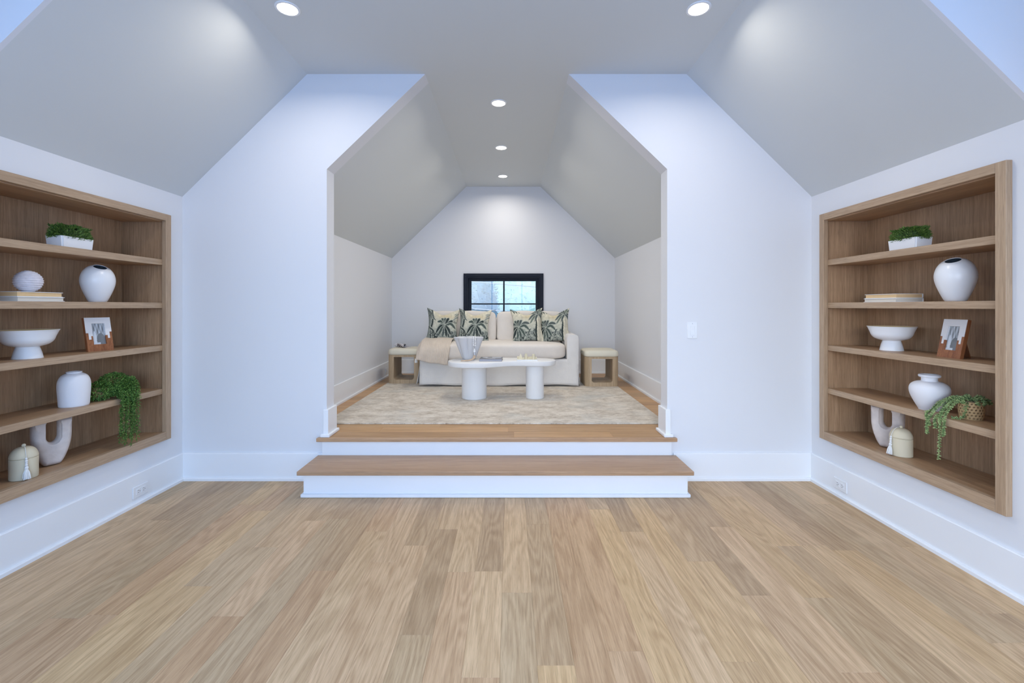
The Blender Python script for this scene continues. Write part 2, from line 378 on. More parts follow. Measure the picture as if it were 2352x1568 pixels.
# alcove floor
afloor = structure('floor_alcove', box(XC-HA, XC+HA, YJ, YB, 0.20, ZF-0.019, bm=box(XC-HO, XC+HO, YF-0.012, YJ, 0.205, ZF-0.019)), M['subfloor'])
y = YF-0.012; r = 0
while y < YB-0.01:
    w = min(PW, YB-y)
    inj = y+w < YJ+0.02
    xa, xb = (XC-HO, XC+HO) if inj else (XC-HA, XC+HA)
    x = xa-random.uniform(0, 1.0)
    while x < xb-0.01:
        l = random.choice([0.7, 0.95, 1.2, 1.5, 1.8]); x0, x1 = max(x, xa), min(x+l, xb)
        if xb-x1 < 0.3: x1 = xb
        if x1-x0 > 0.05:
            t = random.choice(tones); k = random.uniform(0.96, 1.04)
            o = obj('plank', plank_bm(x1-x0, w, 'X'), M['oak_x'], afloor, color=[c*k for c in t]); o.location = ((x0+x1)/2, y+w/2, ZF)
        x = x1
    y += PW; r += 1

# wall with the opening
XA, XB = XC-HO, XC+HO
bm = prism([(XL-T, 0), (XA, 0), (XA, ZO), (XC-HF, ZC), (XC-HM, ZC), (XL, ZK), (XL-T, ZK)], 'Y', YF, YJ)
prism([(XR+T, 0), (XR+T, ZK), (XR, ZK), (XC+HM, ZC), (XC+HF, ZC), (XB, ZO), (XB, 0)], 'Y', YF, YJ, bm)
box(XA, XB, YF, YJ, -0.02, 0.20, bm=bm)
structure('wall_front', bm, M['paint'])
# side walls: niche for the bookcase, dormer window, low rear part
def side_wall(name, xi, sgn, NY0, NY1, NZ0, NZ1):
    x0, x1 = sorted((xi, xi+sgn*T)); bm = bmesh.new(); B = lambda y0, y1, z0, z1: box(x0, x1, y0, y1, z0, z1, bm=bm)
    B(YD1, YF, -0.02, NZ0); B(YD1, YF, NZ1, ZK); B(YD1, NY0, NZ0, NZ1); B(NY1, YF, NZ0, NZ1)
    B(YD0, YD1, -0.02, 0.8); B(YD0, YD1, 2.3, ZC); B(YD0, 0.05, 0.8, 2.3); B(1.25, YD1, 0.8, 2.3)
    B(YR-T, YD0, -0.02, ZK)
    structure(name, bm, M['paint'])
side_wall('wall_left', XL, -1, 1.912, 3.050, 0.345, 1.828); side_wall('wall_right', XR, 1, 1.934, 3.072, 0.342, 1.836)
# dormer cheeks (triangles above the slopes)
for nm, xw, xm, in (('wall_cheek_left', XL-T, XC-HM), ('wall_cheek_right', XR+T, XC+HM)):
    xi = XL if xw < 0 else XR
    bm = prism([(xi, ZK), (xm, ZC), (xi, ZC)], 'Y', YD1, YD1+0.02)
    prism([(xi, ZK), (xm, ZC), (xi, ZC)], 'Y', YD0-0.02, YD0, bm)
    structure(nm, bm, M['paint'])
# rear wall with a wide window
bm = bmesh.new()
for a in ((XL, XC-1.5, -0.02, ZC), (XC+1.5, XR, -0.02, ZC), (XC-1.5, XC+1.5, -0.02, 0.5), (XC-1.5, XC+1.5, 2.4, ZC)): box(a[0], a[1], YR-T, YR, a[2], a[3], bm=bm)
structure('wall_rear', bm, M['paint'])
# ceilings
bm = slab([(XC-HM, YR-T, ZC), (XC+HM, YR-T, ZC), (XC+HM, YJ, ZC), (XC-HM, YJ, ZC)], (0, 0, 0.05))
slab([(XL-T, YD0, ZC), (XC-HM, YD0, ZC), (XC-HM, YD1+0.02, ZC), (XL-T, YD1+0.02, ZC)], (0, 0, 0.05), bm)
slab([(XC+HM, YD0, ZC), (XR+T, YD0, ZC), (XR+T, YD1+0.02, ZC), (XC+HM, YD1+0.02, ZC)], (0, 0, 0.05), bm)
slab([(XC-HF, YJ, ZC), (XC+HF, YJ, ZC), (XC+HF, YB+T, ZC), (XC-HF, YB+T, ZC)], (0, 0, 0.05), bm)
structure('ceiling', bm, M['ceil'])
for nm, xi, xm, s in (('ceiling_slope_left', XL, XC-HM, -1), ('ceiling_slope_right', XR, XC+HM, 1)):
    bm = slab([(xi, YD1+0.02, ZK), (xm, YD1+0.02, ZC), (xm, YF, ZC), (xi, YF, ZK)], (s*0.05, 0, 0.05))
    slab([(xi, YR-T, ZK), (xm, YR-T, ZC), (xm, YD0-0.02, ZC), (xi, YD0-0.02, ZK)], (s*0.05, 0, 0.05), bm)
    structure(nm, bm, M['ceil'])
for nm, s in (('ceiling_slope_alcove_left', -1), ('ceiling_slope_alcove_right', 1)):
    bm = slab([(XC+s*HA, YJ, ZA), (XC+s*HF, YJ, ZC), (XC+s*HF, YB, ZC), (XC+s*HA, YB, ZA)], (s*0.05, 0, 0.05))
    structure(nm, bm, M['ceil'])
for nm, s in (('wall_alcove_left', -1), ('wall_alcove_right', 1)):
    x0, x1 = sorted((XC+s*HA, XC+s*(HA+T))); structure(nm, box(x0, x1, YJ, YB, 0.2, ZA), M['paint'])
# alcove back wall round its window
WX0, WX1, WZ0, WZ1 = -0.600, 0.414, 0.885, 1.635
bm = bmesh.new()
for a in ((XC-HA-T, WX0, 0.2, ZC+0.05), (WX1, XC+HA+T, 0.2, ZC+0.05), (WX0, WX1, 0.2, WZ0), (WX0, WX1, WZ1, ZC+0.05)): box(a[0], a[1], YB, YB+T, a[2], a[3], bm=bm)
structure('wall_back', bm, M['paint'])

# ------------------------------------------------------------------ windows
def ring_frame(x0, x1, z0, z1, w, y0, y1, bm=None):
    bm = bm or bmesh.new()
    box(x0, x1, y0, y1, z1-w, z1, bm=bm); box(x0, x1, y0, y1, z0, z0+w, bm=bm)
    box(x0, x0+w, y0, y1, z0+w, z1-w, bm=bm); box(x1-w, x1, y0, y1, z0+w, z1-w, bm=bm); return bm
w1 = bpy.data.objects.new('window_1', None); C.objects.link(w1); w1.location = (0, YB, 0); w1['kind'] = 'structure'
obj('casing', ring_frame(-0.640, 0.4545, 0.845, 1.675, 0.042, -0.022, 0.0), M['black'], w1)
obj('jamb_liner', ring_frame(-0.598, 0.412, 0.887, 1.633, 0.022, -0.008, 0.09), M['black'], w1)
obj('sash', ring_frame(-0.576, 0.390, 0.909, 1.611, 0.038, 0.045, 0.085), M['black'], w1)
gx0, gx1, gz0, gz1 = -0.538, 0.352, 0.947, 1.573; mxx, mzz = -0.088, 1.258
obj('muntin', box(mxx-0.011, mxx+0.011, 0.05, 0.08, gz0, gz1), M['black'], w1)
obj('muntin', box(gx0, gx1, 0.051, 0.079, mzz-0.009, mzz+0.009), M['black'], w1)
for a in ((gx0, mxx, gz0, mzz), (mxx, gx1, gz0, mzz), (gx0, mxx, mzz, gz1), (mxx, gx1, mzz, gz1)):
    obj('pane', box(a[0]+0.001, a[1]-0.001, 0.063, 0.067, a[2]+0.001, a[3]-0.001), M['glass'], w1)
w2 = bpy.data.objects.new('window_2', None); C.objects.link(w2); w2.location = (XC, YR-T, 0); w2['kind'] = 'structure'
obj('sash', ring_frame(-1.5, 1.5, 0.5, 2.4, 0.05, 0.01, 0.05), M['black'], w2)
for k in range(3): obj('pane', box(-1.45+k*0.967, -1.45+(k+1)*0.967-0.03, 0.025, 0.03, 0.55, 2.35), M['glass'], w2)
for k in range(2): obj('muntin', box(-1.48+(k+1)*0.967, -1.45+(k+1)*0.967, 0.01, 0.05, 0.55, 2.35), M['black'], w2)
for nm, xw in (('window_3', XL-T), ('window_4', XR)):
    w = bpy.data.objects.new(nm, None); C.objects.link(w); w.location = (xw+T/2, 0.65, 0); w['kind'] = 'structure'; w.rotation_euler = (0, 0, PI/2)
    obj('sash', ring_frame(-0.6, 0.6, 0.8, 2.3, 0.05, -0.02, 0.02), M['black'], w); obj('pane', box(-0.55, 0.55, -0.003, 0.003, 0.85, 2.25), M['glass'], w)

# ------------------------------------------------------------------ baseboards
BH, BT, SH, ST = 0.192, 0.016, 0.022, 0.014
def base_run(name, p0, p1, nrm, z0=0.0, parent=None, SH=SH, ST=ST, BH=BH):
    """board and shoe moulding from p0 to p1 along a wall whose inward normal is nrm"""
    p0, p1, n = Vector((*p0, 0)), Vector((*p1, 0)), Vector((*nrm, 0)); d = p1-p0
    def strip(prof): return loft([[p0+n*a+Vector((0, 0, z0+b)) for a, b in prof], [p1+n*a+Vector((0, 0, z0+b)) for a, b in prof]])
    o = obj(name, strip([(0, 0), (BT, 0), (BT, BH-0.004), (BT-0.004, BH), (0, BH)]), M['trim'], parent); o['kind'] = 'structure'
    s = obj('shoe_molding', strip([(BT, 0), (BT+ST, 0), (BT+ST, SH*0.75), (BT+ST*0.7, SH), (BT, SH)]), M['trim'], o)
    return o
base_run('baseboard_left', (XL, YD0), (XL, YF), (1, 0)); base_run('baseboard_right', (XR, YD0), (XR, YF), (-1, 0))
base_run('baseboard_front_left', (XL+BT, YF), (-1.309, YF), (0, -1), SH=SH-0.0008, BH=BH-0.0006); base_run('baseboard_front_right', (1.151, YF), (XR-BT, YF), (0, -1), SH=SH-0.0008, BH=BH-0.0006)
base_run('baseboard_alcove_left', (XC-HA, YJ), (XC-HA, YB), (1, 0), ZF); base_run('baseboard_alcove_right', (XC+HA, YJ), (XC+HA, YB), (-1, 0), ZF)
base_run('baseboard_back', (XC-HA+BT, YB), (XC+HA-BT, YB), (0, -1), ZF, SH=SH-0.0008, BH=BH-0.0006)
for nm, s in (('baseboard_jamb_left', -1), ('baseboard_jamb_right', 1)):
    xe = XC+s*HO; u = sorted((xe+s*0.020, xe-s*BT)); v = sorted((xe+s*0.036, xe-s*(BT+ST)))
    bb = obj(nm, box(u[0], u[1], YF-BT, YJ+BT, ZF, ZF+BH, 0.002), M['trim']); bb['kind'] = 'structure'
    obj('shoe_molding', box(v[0], v[1], YF-BT-ST, YJ+BT+ST, ZF, ZF+SH, 0.004), M['trim'], bb)

# ------------------------------------------------------------------ steps
st = thing('wooden_steps', 'two white steps with oak treads leading up into the alcove', 'steps', (XC, 0, 0))
def tread(y0, y1, z, hx, hx_in=None):
    return box(-hx, hx, y0, y1, z-0.026, z, 0.004, 2)
obj('tread', tread(2.863, 3.184, 0.180, 1.258), M['tread'], st)
obj('tread', tread(3.157, YF-0.012, ZF, 1.261), M['tread'], st, color=(1.08, 1.05, 1.0))
obj('riser', box(-1.235, 1.235, 2.912, 2.93, 0, 0.154), M['trim'], st)
obj('riser', box(-1.228, 1.228, 3.184, YF, 0.0, ZF-0.026), M['trim'], st)
for s in (-1, 1):
    a = sorted((s*1.235, s*1.217)); obj('side_panel', box(a[0], a[1], 2.93, 3.184, 0, 0.154), M['trim'], st)
bm = box(-1.250, 1.250, 2.896, 2.912, 0, SH, 0.004)
for s in (-1, 1):
    a = sorted((s*1.235, s*1.250)); box(a[0], a[1], 2.912, YF-0.03, 0, SH, 0.004, bm=bm)
obj('shoe_molding', bm, M['trim'], st)

# ------------------------------------------------------------------ recessed lights
def downlight(x, y, label, power, spread):
    t = thing('recessed_light', label, 'ceiling light', (x, y, ZC), 0, 'recessed downlights')
    obj('trim_ring', loft([circ(0.066, -0.0005, 40), circ(0.064, -0.005, 40), circ(0.053, -0.006, 40), circ(0.052, -0.001, 40)], False, False), M['white_plastic'], t, True)
    obj('lens', loft([circ(0.052, -0.001, 40), circ(0.050, -0.004, 40)]), M['lens'], t)
    l = bpy.data.lights.new('downlight', 'AREA'); l.shape = 'DISK'; l.size = 0.095; l.energy = power; l.color = WARM; l.spread = math.radians(spread)
    o = bpy.data.objects.new('lamp', l); C.objects.link(o); o.location = (0, 0, -0.008); o.parent = t
downlight(-1.228, 2.497, 'recessed downlight in the flat ceiling nearest the bookcase with the ribbed ball', DOWN_MAIN, 161)
downlight(1.038, 2.497, 'recessed downlight in the flat ceiling nearest the bookcase with the wicker plant pot', DOWN_MAIN, 161)
downlight(XC, 3.657, 'recessed downlight over the steps, first of three along the alcove ceiling', DOWN_ALCOVE, 165)
downlight(XC, 4.685, 'recessed downlight in the middle of the alcove ceiling above the coffee table', DOWN_ALCOVE, 165)
downlight(XC, 5.711, 'recessed downlight in the alcove ceiling nearest the black window', DOWN_ALCOVE*0.6, 160)

# ------------------------------------------------------------------ switch and outlets
sw = thing('light_switch', 'white rocker light switch on the wall beside the opening', 'switch', (1.287, YF, 1.056))
obj('wall_plate', box(-0.035, 0.035, -0.006, 0, -0.057, 0.057, 0.002), M['white_plastic'], sw)
obj('rocker_surround', ring_frame(-0.0175, 0.0175, -0.034, 0.034, 0.002, -0.0075, -0.005), M['white_plastic'], sw)
b = prism([(-0.009, 0.031), (-0.006, 0.031), (-0.006, -0.031), (-0.0115, -0.031), (-0.0075, 0.0)], 'X', -0.0145, 0.0145)
obj('rocker', b, M['white_plastic'], sw)
for z in (-0.047, 0.047): obj('screw', place_bm := loft([[(0.003*math.cos(a*PI/4), -0.0065, z+0.003*math.sin(a*PI/4)) for a in range(8)], [(0.003*math.cos(a*PI/4), -0.005, z+0.003*math.sin(a*PI/4)) for a in range(8)]]), M['silver'], sw)
def outlet(label, loc, rz, w=0.114, h=0.070):
    t = thing('wall_outlet', label, 'outlet', loc, rz, 'baseboard outlets')     # faces local -Y
    obj('wall_plate', box(-w/2, w/2, -0.006, 0, -h/2, h/2, 0.002), M['white_plastic'], t)
    cs = (-0.0195, 0.0195) if w > 0.1 else (0,)
    for cx in cs:
        s = obj('socket', box(cx-0.0165, cx+0.0165, -0.0078, -0.005, -0.0165, 0.0165, 0.001), M['white_plastic'], t)
        bm = box(cx-0.005, cx+0.004, -0.0083, -0.0075, 0.005, 0.0075); box(cx-0.005, cx+0.004, -0.0083, -0.0075, -0.0075, -0.005, bm=bm); box(cx+0.008, cx+0.012, -0.0083, -0.0075, -0.002, 0.002, bm=bm)
        obj('slots', bm, M['slot'], s)
    return t
outlet('white double outlet in the baseboard under the bookcase with the ribbed ball', (XL+BT, 2.818, 0.082), PI/2)
outlet('white double outlet in the baseboard under the bookcase with the wicker plant pot', (XR-BT, 2.90, 0.082), -PI/2)
outlet('small white outlet in the alcove baseboard behind the stool with the rolled magazine', (XC-HA+BT, 5.86, ZF+0.085), PI/2, 0.075, 0.075)
outlet('small white outlet in the alcove baseboard beside the bare stool', (XC+HA-BT, 6.02, ZF+0.085), -PI/2, 0.075, 0.075)

# ------------------------------------------------------------------ bookcases
SHELF = [(1.500, 1.538), (1.214, 1.250), (0.930, 0.965), (0.641, 0.676)]
ZB = 0.383
def bookcase(xw, s, y0, y1, z0, z1, label):
    """s = +1 for the wall on the +X side; local x measured into the wall"""
    t = thing('built_in_bookcase', label, 'bookcase', (xw, 0, 0), 0, 'built-in oak bookcases')
    if s < 0: t.scale = (1, 1, 1)
    X = lambda a, b: sorted((s*a, s*b))
    D, F, Wd = 0.275, -0.028, 0.045
    def P(nm, a, b, ya, yb, za, zb, mat, bev=0.0015, **kw):
        u = X(a, b); return obj(nm, box(u[0], u[1], ya, yb, za, zb, bev), mat, t, **kw)
    P('stile', F, 0.0, y0, y0+Wd, z0, z1, M['edge_z']); P('stile', F, 0.0, y1-Wd, y1, z0, z1, M['edge_z'])
    P('top_rail', F, 0.0, y0+Wd, y1-Wd, z1-Wd, z1, M['edge_y']); P('bottom_rail', F, 0.0, y0+Wd, y1-Wd, z0, z0+0.055, M['edge_y'])
    ia, ib = y0+0.035, y1-0.035
    P('side_panel', 0.0, D, ia-0.018, ia, z0+0.02, z1-0.02, M['case_z']); P('side_panel', 0.0, D, ib, ib+0.018, z0+0.02, z1-0.02, M['case_z'])
    P('top_panel', 0.0, D, ia, ib, z1-0.050, z1-0.032, M['case_y']); P('bottom_panel', 0.002, D, ia, ib, ZB-0.018, ZB, M['case_y'])
    P('back_panel', D, D+0.012, ia-0.018, ib+0.018, z0+0.02, z1-0.02, M['case_z'])
    for za, zb in SHELF:
        sh = P('shelf', 0.012, D, ia+0.001, ib-0.001, za, zb, M['case_y'])
        u = X(0.0, 0.012); obj('edge_band', box(u[0], u[1], ia+0.001, ib-0.001, za, zb, 0.001), M['edge_y'], sh)
    return t
bookcase(XL, -1, 1.900, 3.063, 0.335, 1.840, 'built-in oak bookcase holding the ribbed ball and the bushy trailing plant')
bookcase(XR, 1, 1.922, 3.085, 0.332, 1.848, 'built-in oak bookcase holding the wicker plant pot')
LBL = ('in the bookcase with the ribbed ball', 'in the bookcase with the wicker plant pot')

# --- grass planters
def planter(x, y, s, label, seed):
    t = thing('grass_planter', label, 'planter', (x, y, SHELF[0][1]), 0, 'white planters of grass')
    hx, hy, h = 0.047, 0.093, 0.062
    def rr(f, z, hx=hx, hy=hy): return [(hx*f*cx, hy*f*cy, z) for cx, cy in ((-1, -1), (1, -1), (1, 1), (-1, 1))]
    b = loft([rr(0.94, 0), rr(1, h), rr(0.93, h), rr(0.90, h-0.012)]); bmesh.ops.bevel(b, geom=[e for e in b.edges if abs(e.verts[0].co.z-e.verts[1].co.z) > 0.04], offset=0.006, segments=3, affect='EDGES')
    obj('planter_box', b, M['ceramic'], t, True)
    R = random.Random(seed); bm = bmesh.new()
    ex, ey, ez = hx*1.10, hy*1.07, 0.068
    core = superbox(ex*0.84, ey*0.88, ez*0.84, 3.2, 6)
    for v_ in core.verts: v_.co.z = h-0.010+max(0.0, v_.co.z)
    obj('grass_base', core, M['grass_dark'], t, True, angle=180)
    for i in range(5200):
        d = Vector((R.gauss(0, 1), R.gauss(0, 1)*1.6, abs(R.gauss(0, 1))*1.1)).normalized()
        q = (abs(d.x)**3.2+abs(d.y)**3.2+abs(d.z)**3.2)**(1/3.2); p = Vector((d.x/q*ex, d.y/q*ey, d.z/q*ez))
        if R.random() < 0.45: p = Vector((R.uniform(-1, 1)*ex*0.8, R.uniform(-1, 1)*ey*0.85, ez*0.95))
        p *= R.uniform(0.84, 0.99); p.z = p.z*(1+0.06*math.sin(p.y*60+seed)+0.05*math.sin(p.x*90))+h-0.008
        n_ = (Vector((p.x/ex, p.y/ey, (p.z-h)/ez))+Vector((R.uniform(-.8, .8), R.uniform(-.8, .8), R.uniform(-.3, .9)))).normalized()
        s_ = n_.orthogonal().normalized(); s_.rotate(Quaternion(n_, R.uniform(0, 6))); L_ = R.uniform(0.009, 0.017); w_ = R.uniform(0.0009, 0.0017)
        a = [bm.verts.new(c) for c in (p-s_*w_, p+s_*w_, p+n_*L_*0.6+s_*w_*1.1, p+n_*L_+Vector((0, 0, -0.002)), p+n_*L_*0.6-s_*w_*1.1)]; bm.faces.new(a)
    obj('grass', bm, M['grass'], t, kind='stuff')
    return t
planter(-2.408, 2.478, -1, 'white rectangular planter of grass above the ribbed ball', 1)
planter(2.228, 2.526, 1, 'white rectangular planter of grass above the stacked books with nothing on top', 2)

# --- teardrop vases with a slanted mouth
def teardrop(x, y, face, label):
    t = thing('teardrop_vase', label, 'vase', (x, y, SHELF[1][1]), 0, 'slant-mouthed white vases')
    prof = smoothp([(0.038, 0), (0.045, 0.010), (0.060, 0.045), (0.074, 0.085), (0.0805, 0.118), (0.0785, 0.148), (0.069, 0.177), (0.052, 0.201), (0.035, 0.212)], 4)
    n = 44; rings = []
    prof = [tuple(p) for p in prof]+[(0.0325, 0.2135), (0.0305, 0.2115), (0.033, 0.196), (0.030, 0.165)]
    f = Vector(face).normalized(); ax = Vector((-f.y, f.x, 0)) # tilt axis
    for r_, z in prof:
        k = max(0, (z-0.135)/0.08); ang = math.radians(27)*min(1, k)**1.3
        q = Quaternion(Vector((0, 0, 1)).cross(f), ang); c = Vector((0, 0, 0.135)); zz = z-0.135 if z > 0.135 else 0
        base = c+f*(zz*math.sin(ang)*0.75)+Vector((0, 0, zz*math.cos(ang)*1.0)) if z > 0.135 else Vector((0, 0, z))
        rings.append([base+q @ Vector((r_*math.cos(2*PI*i/n), r_*math.sin(2*PI*i/n), 0)) for i in range(n)])
    b = loft(rings[:-2], True, False); obj('body', b, M['ceramic'], t, True, angle=60)
    obj('mouth', loft(rings[-3:], False, True), M['mouth_shade'], t, True, label='opening coloured dark for shade')
    return t
teardrop(-2.425, 2.662, (1, -0.45, 0), 'white teardrop vase with slanted mouth beside the ribbed ball')
teardrop(2.235, 2.273, (-1, -0.45, 0), 'white teardrop vase with slanted mouth beside the stacked books with nothing on top')

# --- stacked books
def book(x, y, z, w, l, h, label, page, s, group='white books on the shelves'):
    t = thing('book', label, 'book', (x, y, z), 0, group); c = 0.0028
    obj('cover', box(-w/2, w/2, -l/2, l/2, 0, c, 0.0006), M['cover'], t); obj('cover', box(-w/2, w/2, -l/2, l/2, h-c, h, 0.0006), M['cover'], t)
    e = sorted((s*w/2, s*(w/2-0.004))); obj('spine', box(e[0], e[1], -l/2, l/2, c, h-c), M['cover'], t)
    pi = sorted((-s*(w/2-0.004), s*(w/2-0.004))); obj('pages', box(pi[0], pi[1], -l/2+0.004, l/2-0.004, c, h-c), page, t)
z = SHELF[1][1]
book(-2.424, 2.270, z, 0.157, 0.228, 0.022, 'white hardback book at the bottom of the stack under the ribbed ball', M['page2'], -1)
book(-2.424, 2.266, z+0.022, 0.153, 0.222, 0.025, 'white hardback book with tan pages directly under the ribbed ball', M['page'], -1)
book(2.249, 2.665, z, 0.158, 0.232, 0.022, 'lower white book of the two-book stack with nothing on top', M['page2'], 1)
book(2.249, 2.662, z+0.022, 0.154, 0.226, 0.025, 'upper white book with tan pages and nothing on top', M['page'], 1)

# --- ribbed ball
t = thing('ribbed_ball', 'whitewashed ribbed decorative ball sitting on two stacked books', 'decor ball', (-2.42, 2.273, z+0.047))
pr = []; m = 120; R0 = 0.0545
for j in range(1, m):
    a = PI*j/m; r_ = R0*(1+0.026*math.cos(2*PI*15*j/m)); pr.append((r_*math.sin(a), 0.0535-r_*math.cos(a)*0.985))
o = obj('coils', lathe(pr, 48), M['ball'], t, True, angle=180)
from mathutils import noise as mnoise
for v in o.data.vertices: v.co += Vector(mnoise.noise_vector(v.co*70))*0.0012

# --- pedestal bowls
def pedestal_bowl(x, y, label):
    t = thing('pedestal_bowl', label, 'bowl', (x, y, SHELF[2][1]), 0, 'white pedestal bowls')
    obj('foot', lathe([tuple(p) for p in smoothp([(0.0575, 0), (0.056, 0.006), (0.051, 0.030), (0.045, 0.050), (0.042, 0.060)], 3)], 44), M['ceramic'], t, True)
    out = [tuple(p) for p in smoothp([(0.035, 0.056), (0.050, 0.060), (0.078, 0.070), (0.095, 0.088), (0.104, 0.112), (0.113, 0.134), (0.118, 0.142)], 4)]
    obj('bowl', lathe(out+[(0.117, 0.1428), (0.114, 0.142)], 56, cap1=False), M['ceramic'], t, True)
    obj('bowl_inside', lathe([tuple(p) for p in smoothp([(0.114, 0.142), (0.108, 0.132), (0.099, 0.112), (0.090, 0.090), (0.072, 0.074), (0.03, 0.066), (0.002, 0.065)], 4)], 56, cap0=False), M['bowl_in'], t, True, label='tan inside')
pedestal_bowl(-2.425, 2.275, 'white pedestal bowl '+LBL[0]); pedestal_bowl(2.263, 2.687, 'white pedestal bowl '+LBL[1])

# --- picture frames
def photo_cols(seed):
    def fn(co):
        x, z = co[:, 0], co[:, 2]; u, v = (x-x.min())/np.ptp(x), (z-z.min())/np.ptp(z)
        g = 0.42+0.25*np.sin(u*23+seed)*np.sin(v*9+u*5)*(v > 0.45)+0.18*np.sin(u*60)*np.sin(v*50)*(v > 0.5)*(v < 0.8)
        dark = ((u-0.68)/0.34)**2+((v-0.18)/0.36)**2 < 1; g = np.where(dark, 0.13+0.1*u, g)
        light = ((u-0.22)/0.14)**2+((v-0.3)/0.35)**2 < 1; g = np.where(light & ~dark, 0.72, g)
        g = np.where((v < 0.09) & (u < 0.6), 0.7, g); g = np.clip(g, 0.04, 0.85)
        return np.stack([g*0.93, g*0.99, g*1.05], 1)
    return fn
def photo_frame(loc, rz, label, seed):
    """stands on the shelf, faces local -Y, leans back"""
    t = thing('photo_frame', label, 'photo frame', loc, rz, 'white and walnut photo frames')
    w, h, th = 0.132, 0.198, 0.016; wi, z0, z1 = 0.033, 0.040, 0.163
    body = bpy.data.objects.new('frame', None)
    lean = math.radians(-11)
    def add(nm, bm, mat, **kw):
        bmesh.ops.rotate(bm, verts=bm.verts[:], cent=(0, 0, 0), matrix=Matrix.Rotation(lean, 3, 'X')); return obj(nm, bm, mat, t, **kw)
    # column widths carry stepped edges between white upper part and walnut lower part
    xs = [-w/2, -0.054, -0.042, -wi, wi, 0.043, 0.054, w/2]; cut = [0.104, 0.078, 0.098, None, 0.094, 0.074, 0.110]
    cut = [0.108, 0.070, 0.090, None, 0.092, 0.074, 0.112]
    bw, bn = bmesh.new(), bmesh.new()
    for i, c in enumerate(cut):
        if c is None:
            box(xs[i], xs[i+1], 0, th, 0, z0, bm=bn); box(xs[i], xs[i+1], 0.0, th, z1, h, bm=bw)
        else:
            box(xs[i], xs[i+1], 0, th, 0, c, bm=bn); box(xs[i], xs[i+1], -0.0006, th, c, h, bm=bw)
    for v in bw.verts:
        if v.co.y < 0.001: v.co.y = -0.0006
    # walnut backing shows at the sides
    box(-w/2-0.001, w/2+0.001, 0.002, th+0.001, 0.001, h-0.001, bm=None).free()
    add('walnut_part', bn, M['walnut'], label='walnut lower part'); add('white_part', bw, M['frame_white'], label='white upper part')
    s = bmesh.new(); box(-w/2-0.0012, -w/2, 0.001, th, 0.0, h, bm=s); box(w/2, w/2+0.0012, 0.001, th, 0.0, h, bm=s); box(-w/2, w/2, th, th+0.002, 0.0, h, bm=s)
    add('backing', s, M['walnut'])
    g = bmesh.new(); bmesh.ops.create_grid(g, x_segments=44, y_segments=80, size=0.5)
    for v in g.verts: v.co = Vector((v.co.x*2*wi, 0.008, (z0+z1)/2+v.co.y*(z1-z0)))
    p = add('photograph', g, M['paper'])
    # paint in leaned coordinates: z along the face is monotonic so ptp works
    paint(p, photo_cols(seed))
    ez = bmesh.new(); loft([[(-0.02, 0.02, 0.15), (0.02, 0.02, 0.15), (0.02, 0.024, 0.15), (-0.02, 0.024, 0.15)], [(-0.025, 0.085, 0.0), (0.025, 0.085, 0.0), (0.025, 0.089, 0.0), (-0.025, 0.089, 0.0)]], bm=ez)
    for v in ez.verts:
        if v.co.z > 0.1: v.co.y += 0.15*math.tan(-lean)
    obj('easel_leg', ez, M['walnut'], t)
photo_frame((-2.392, 2.650, SHELF[2][1]), math.radians(90-15.6)+0, 'white and walnut stepped photo frame '+LBL[0], 0.3)
photo_frame((2.222, 2.300, SHELF[2][1]), math.radians(-94.4), 'white and walnut stepped photo frame '+LBL[1], 1.9)

# --- shelf-four vases
t = thing('squat_vase', 'matte white squat vase with a small lip beside the bushy trailing plant', 'vase', (-2.417, 2.509, SHELF[3][1]))
pr = smoothp([(0.062, 0), (0.0645, 0.008), (0.067, 0.05), (0.070, 0.105), (0.067, 0.140), (0.056, 0.165), (0.040, 0.177), (0.031, 0.181)], 4)
obj('body', lathe([tuple(p) for p in pr]+[(0.034, 0.185), (0.034, 0.188), (0.030, 0.189), (0.027, 0.186), (0.026, 0.17)], 52), M['matte_white'], t, True)
t = thing('necked_vase', 'matte white round vase with a ring neck beside the wicker plant pot', 'vase', (2.234, 2.413, SHELF[3][1]))
pr = smoothp([(0.045, 0), (0.047, 0.006), (0.062, 0.035), (0.078, 0.072), (0.0843, 0.104), (0.078, 0.130), (0.058, 0.146), (0.038, 0.151), (0.034, 0.156), (0.034, 0.172)], 4)
obj('body', lathe([tuple(p) for p in pr], 52, cap1=False), M['matte_white'], t, True, angle=60)
obj('lip', lathe([(0.033, 0.172)]+[(0.040+0.0065*math.cos(a), 0.180+0.0075*math.sin(a)) for a in np.linspace(-PI*0.7, PI*0.9, 12)]+[(0.030, 0.178), (0.028, 0.15)], 48), M['matte_white'], t, True, angle=180)

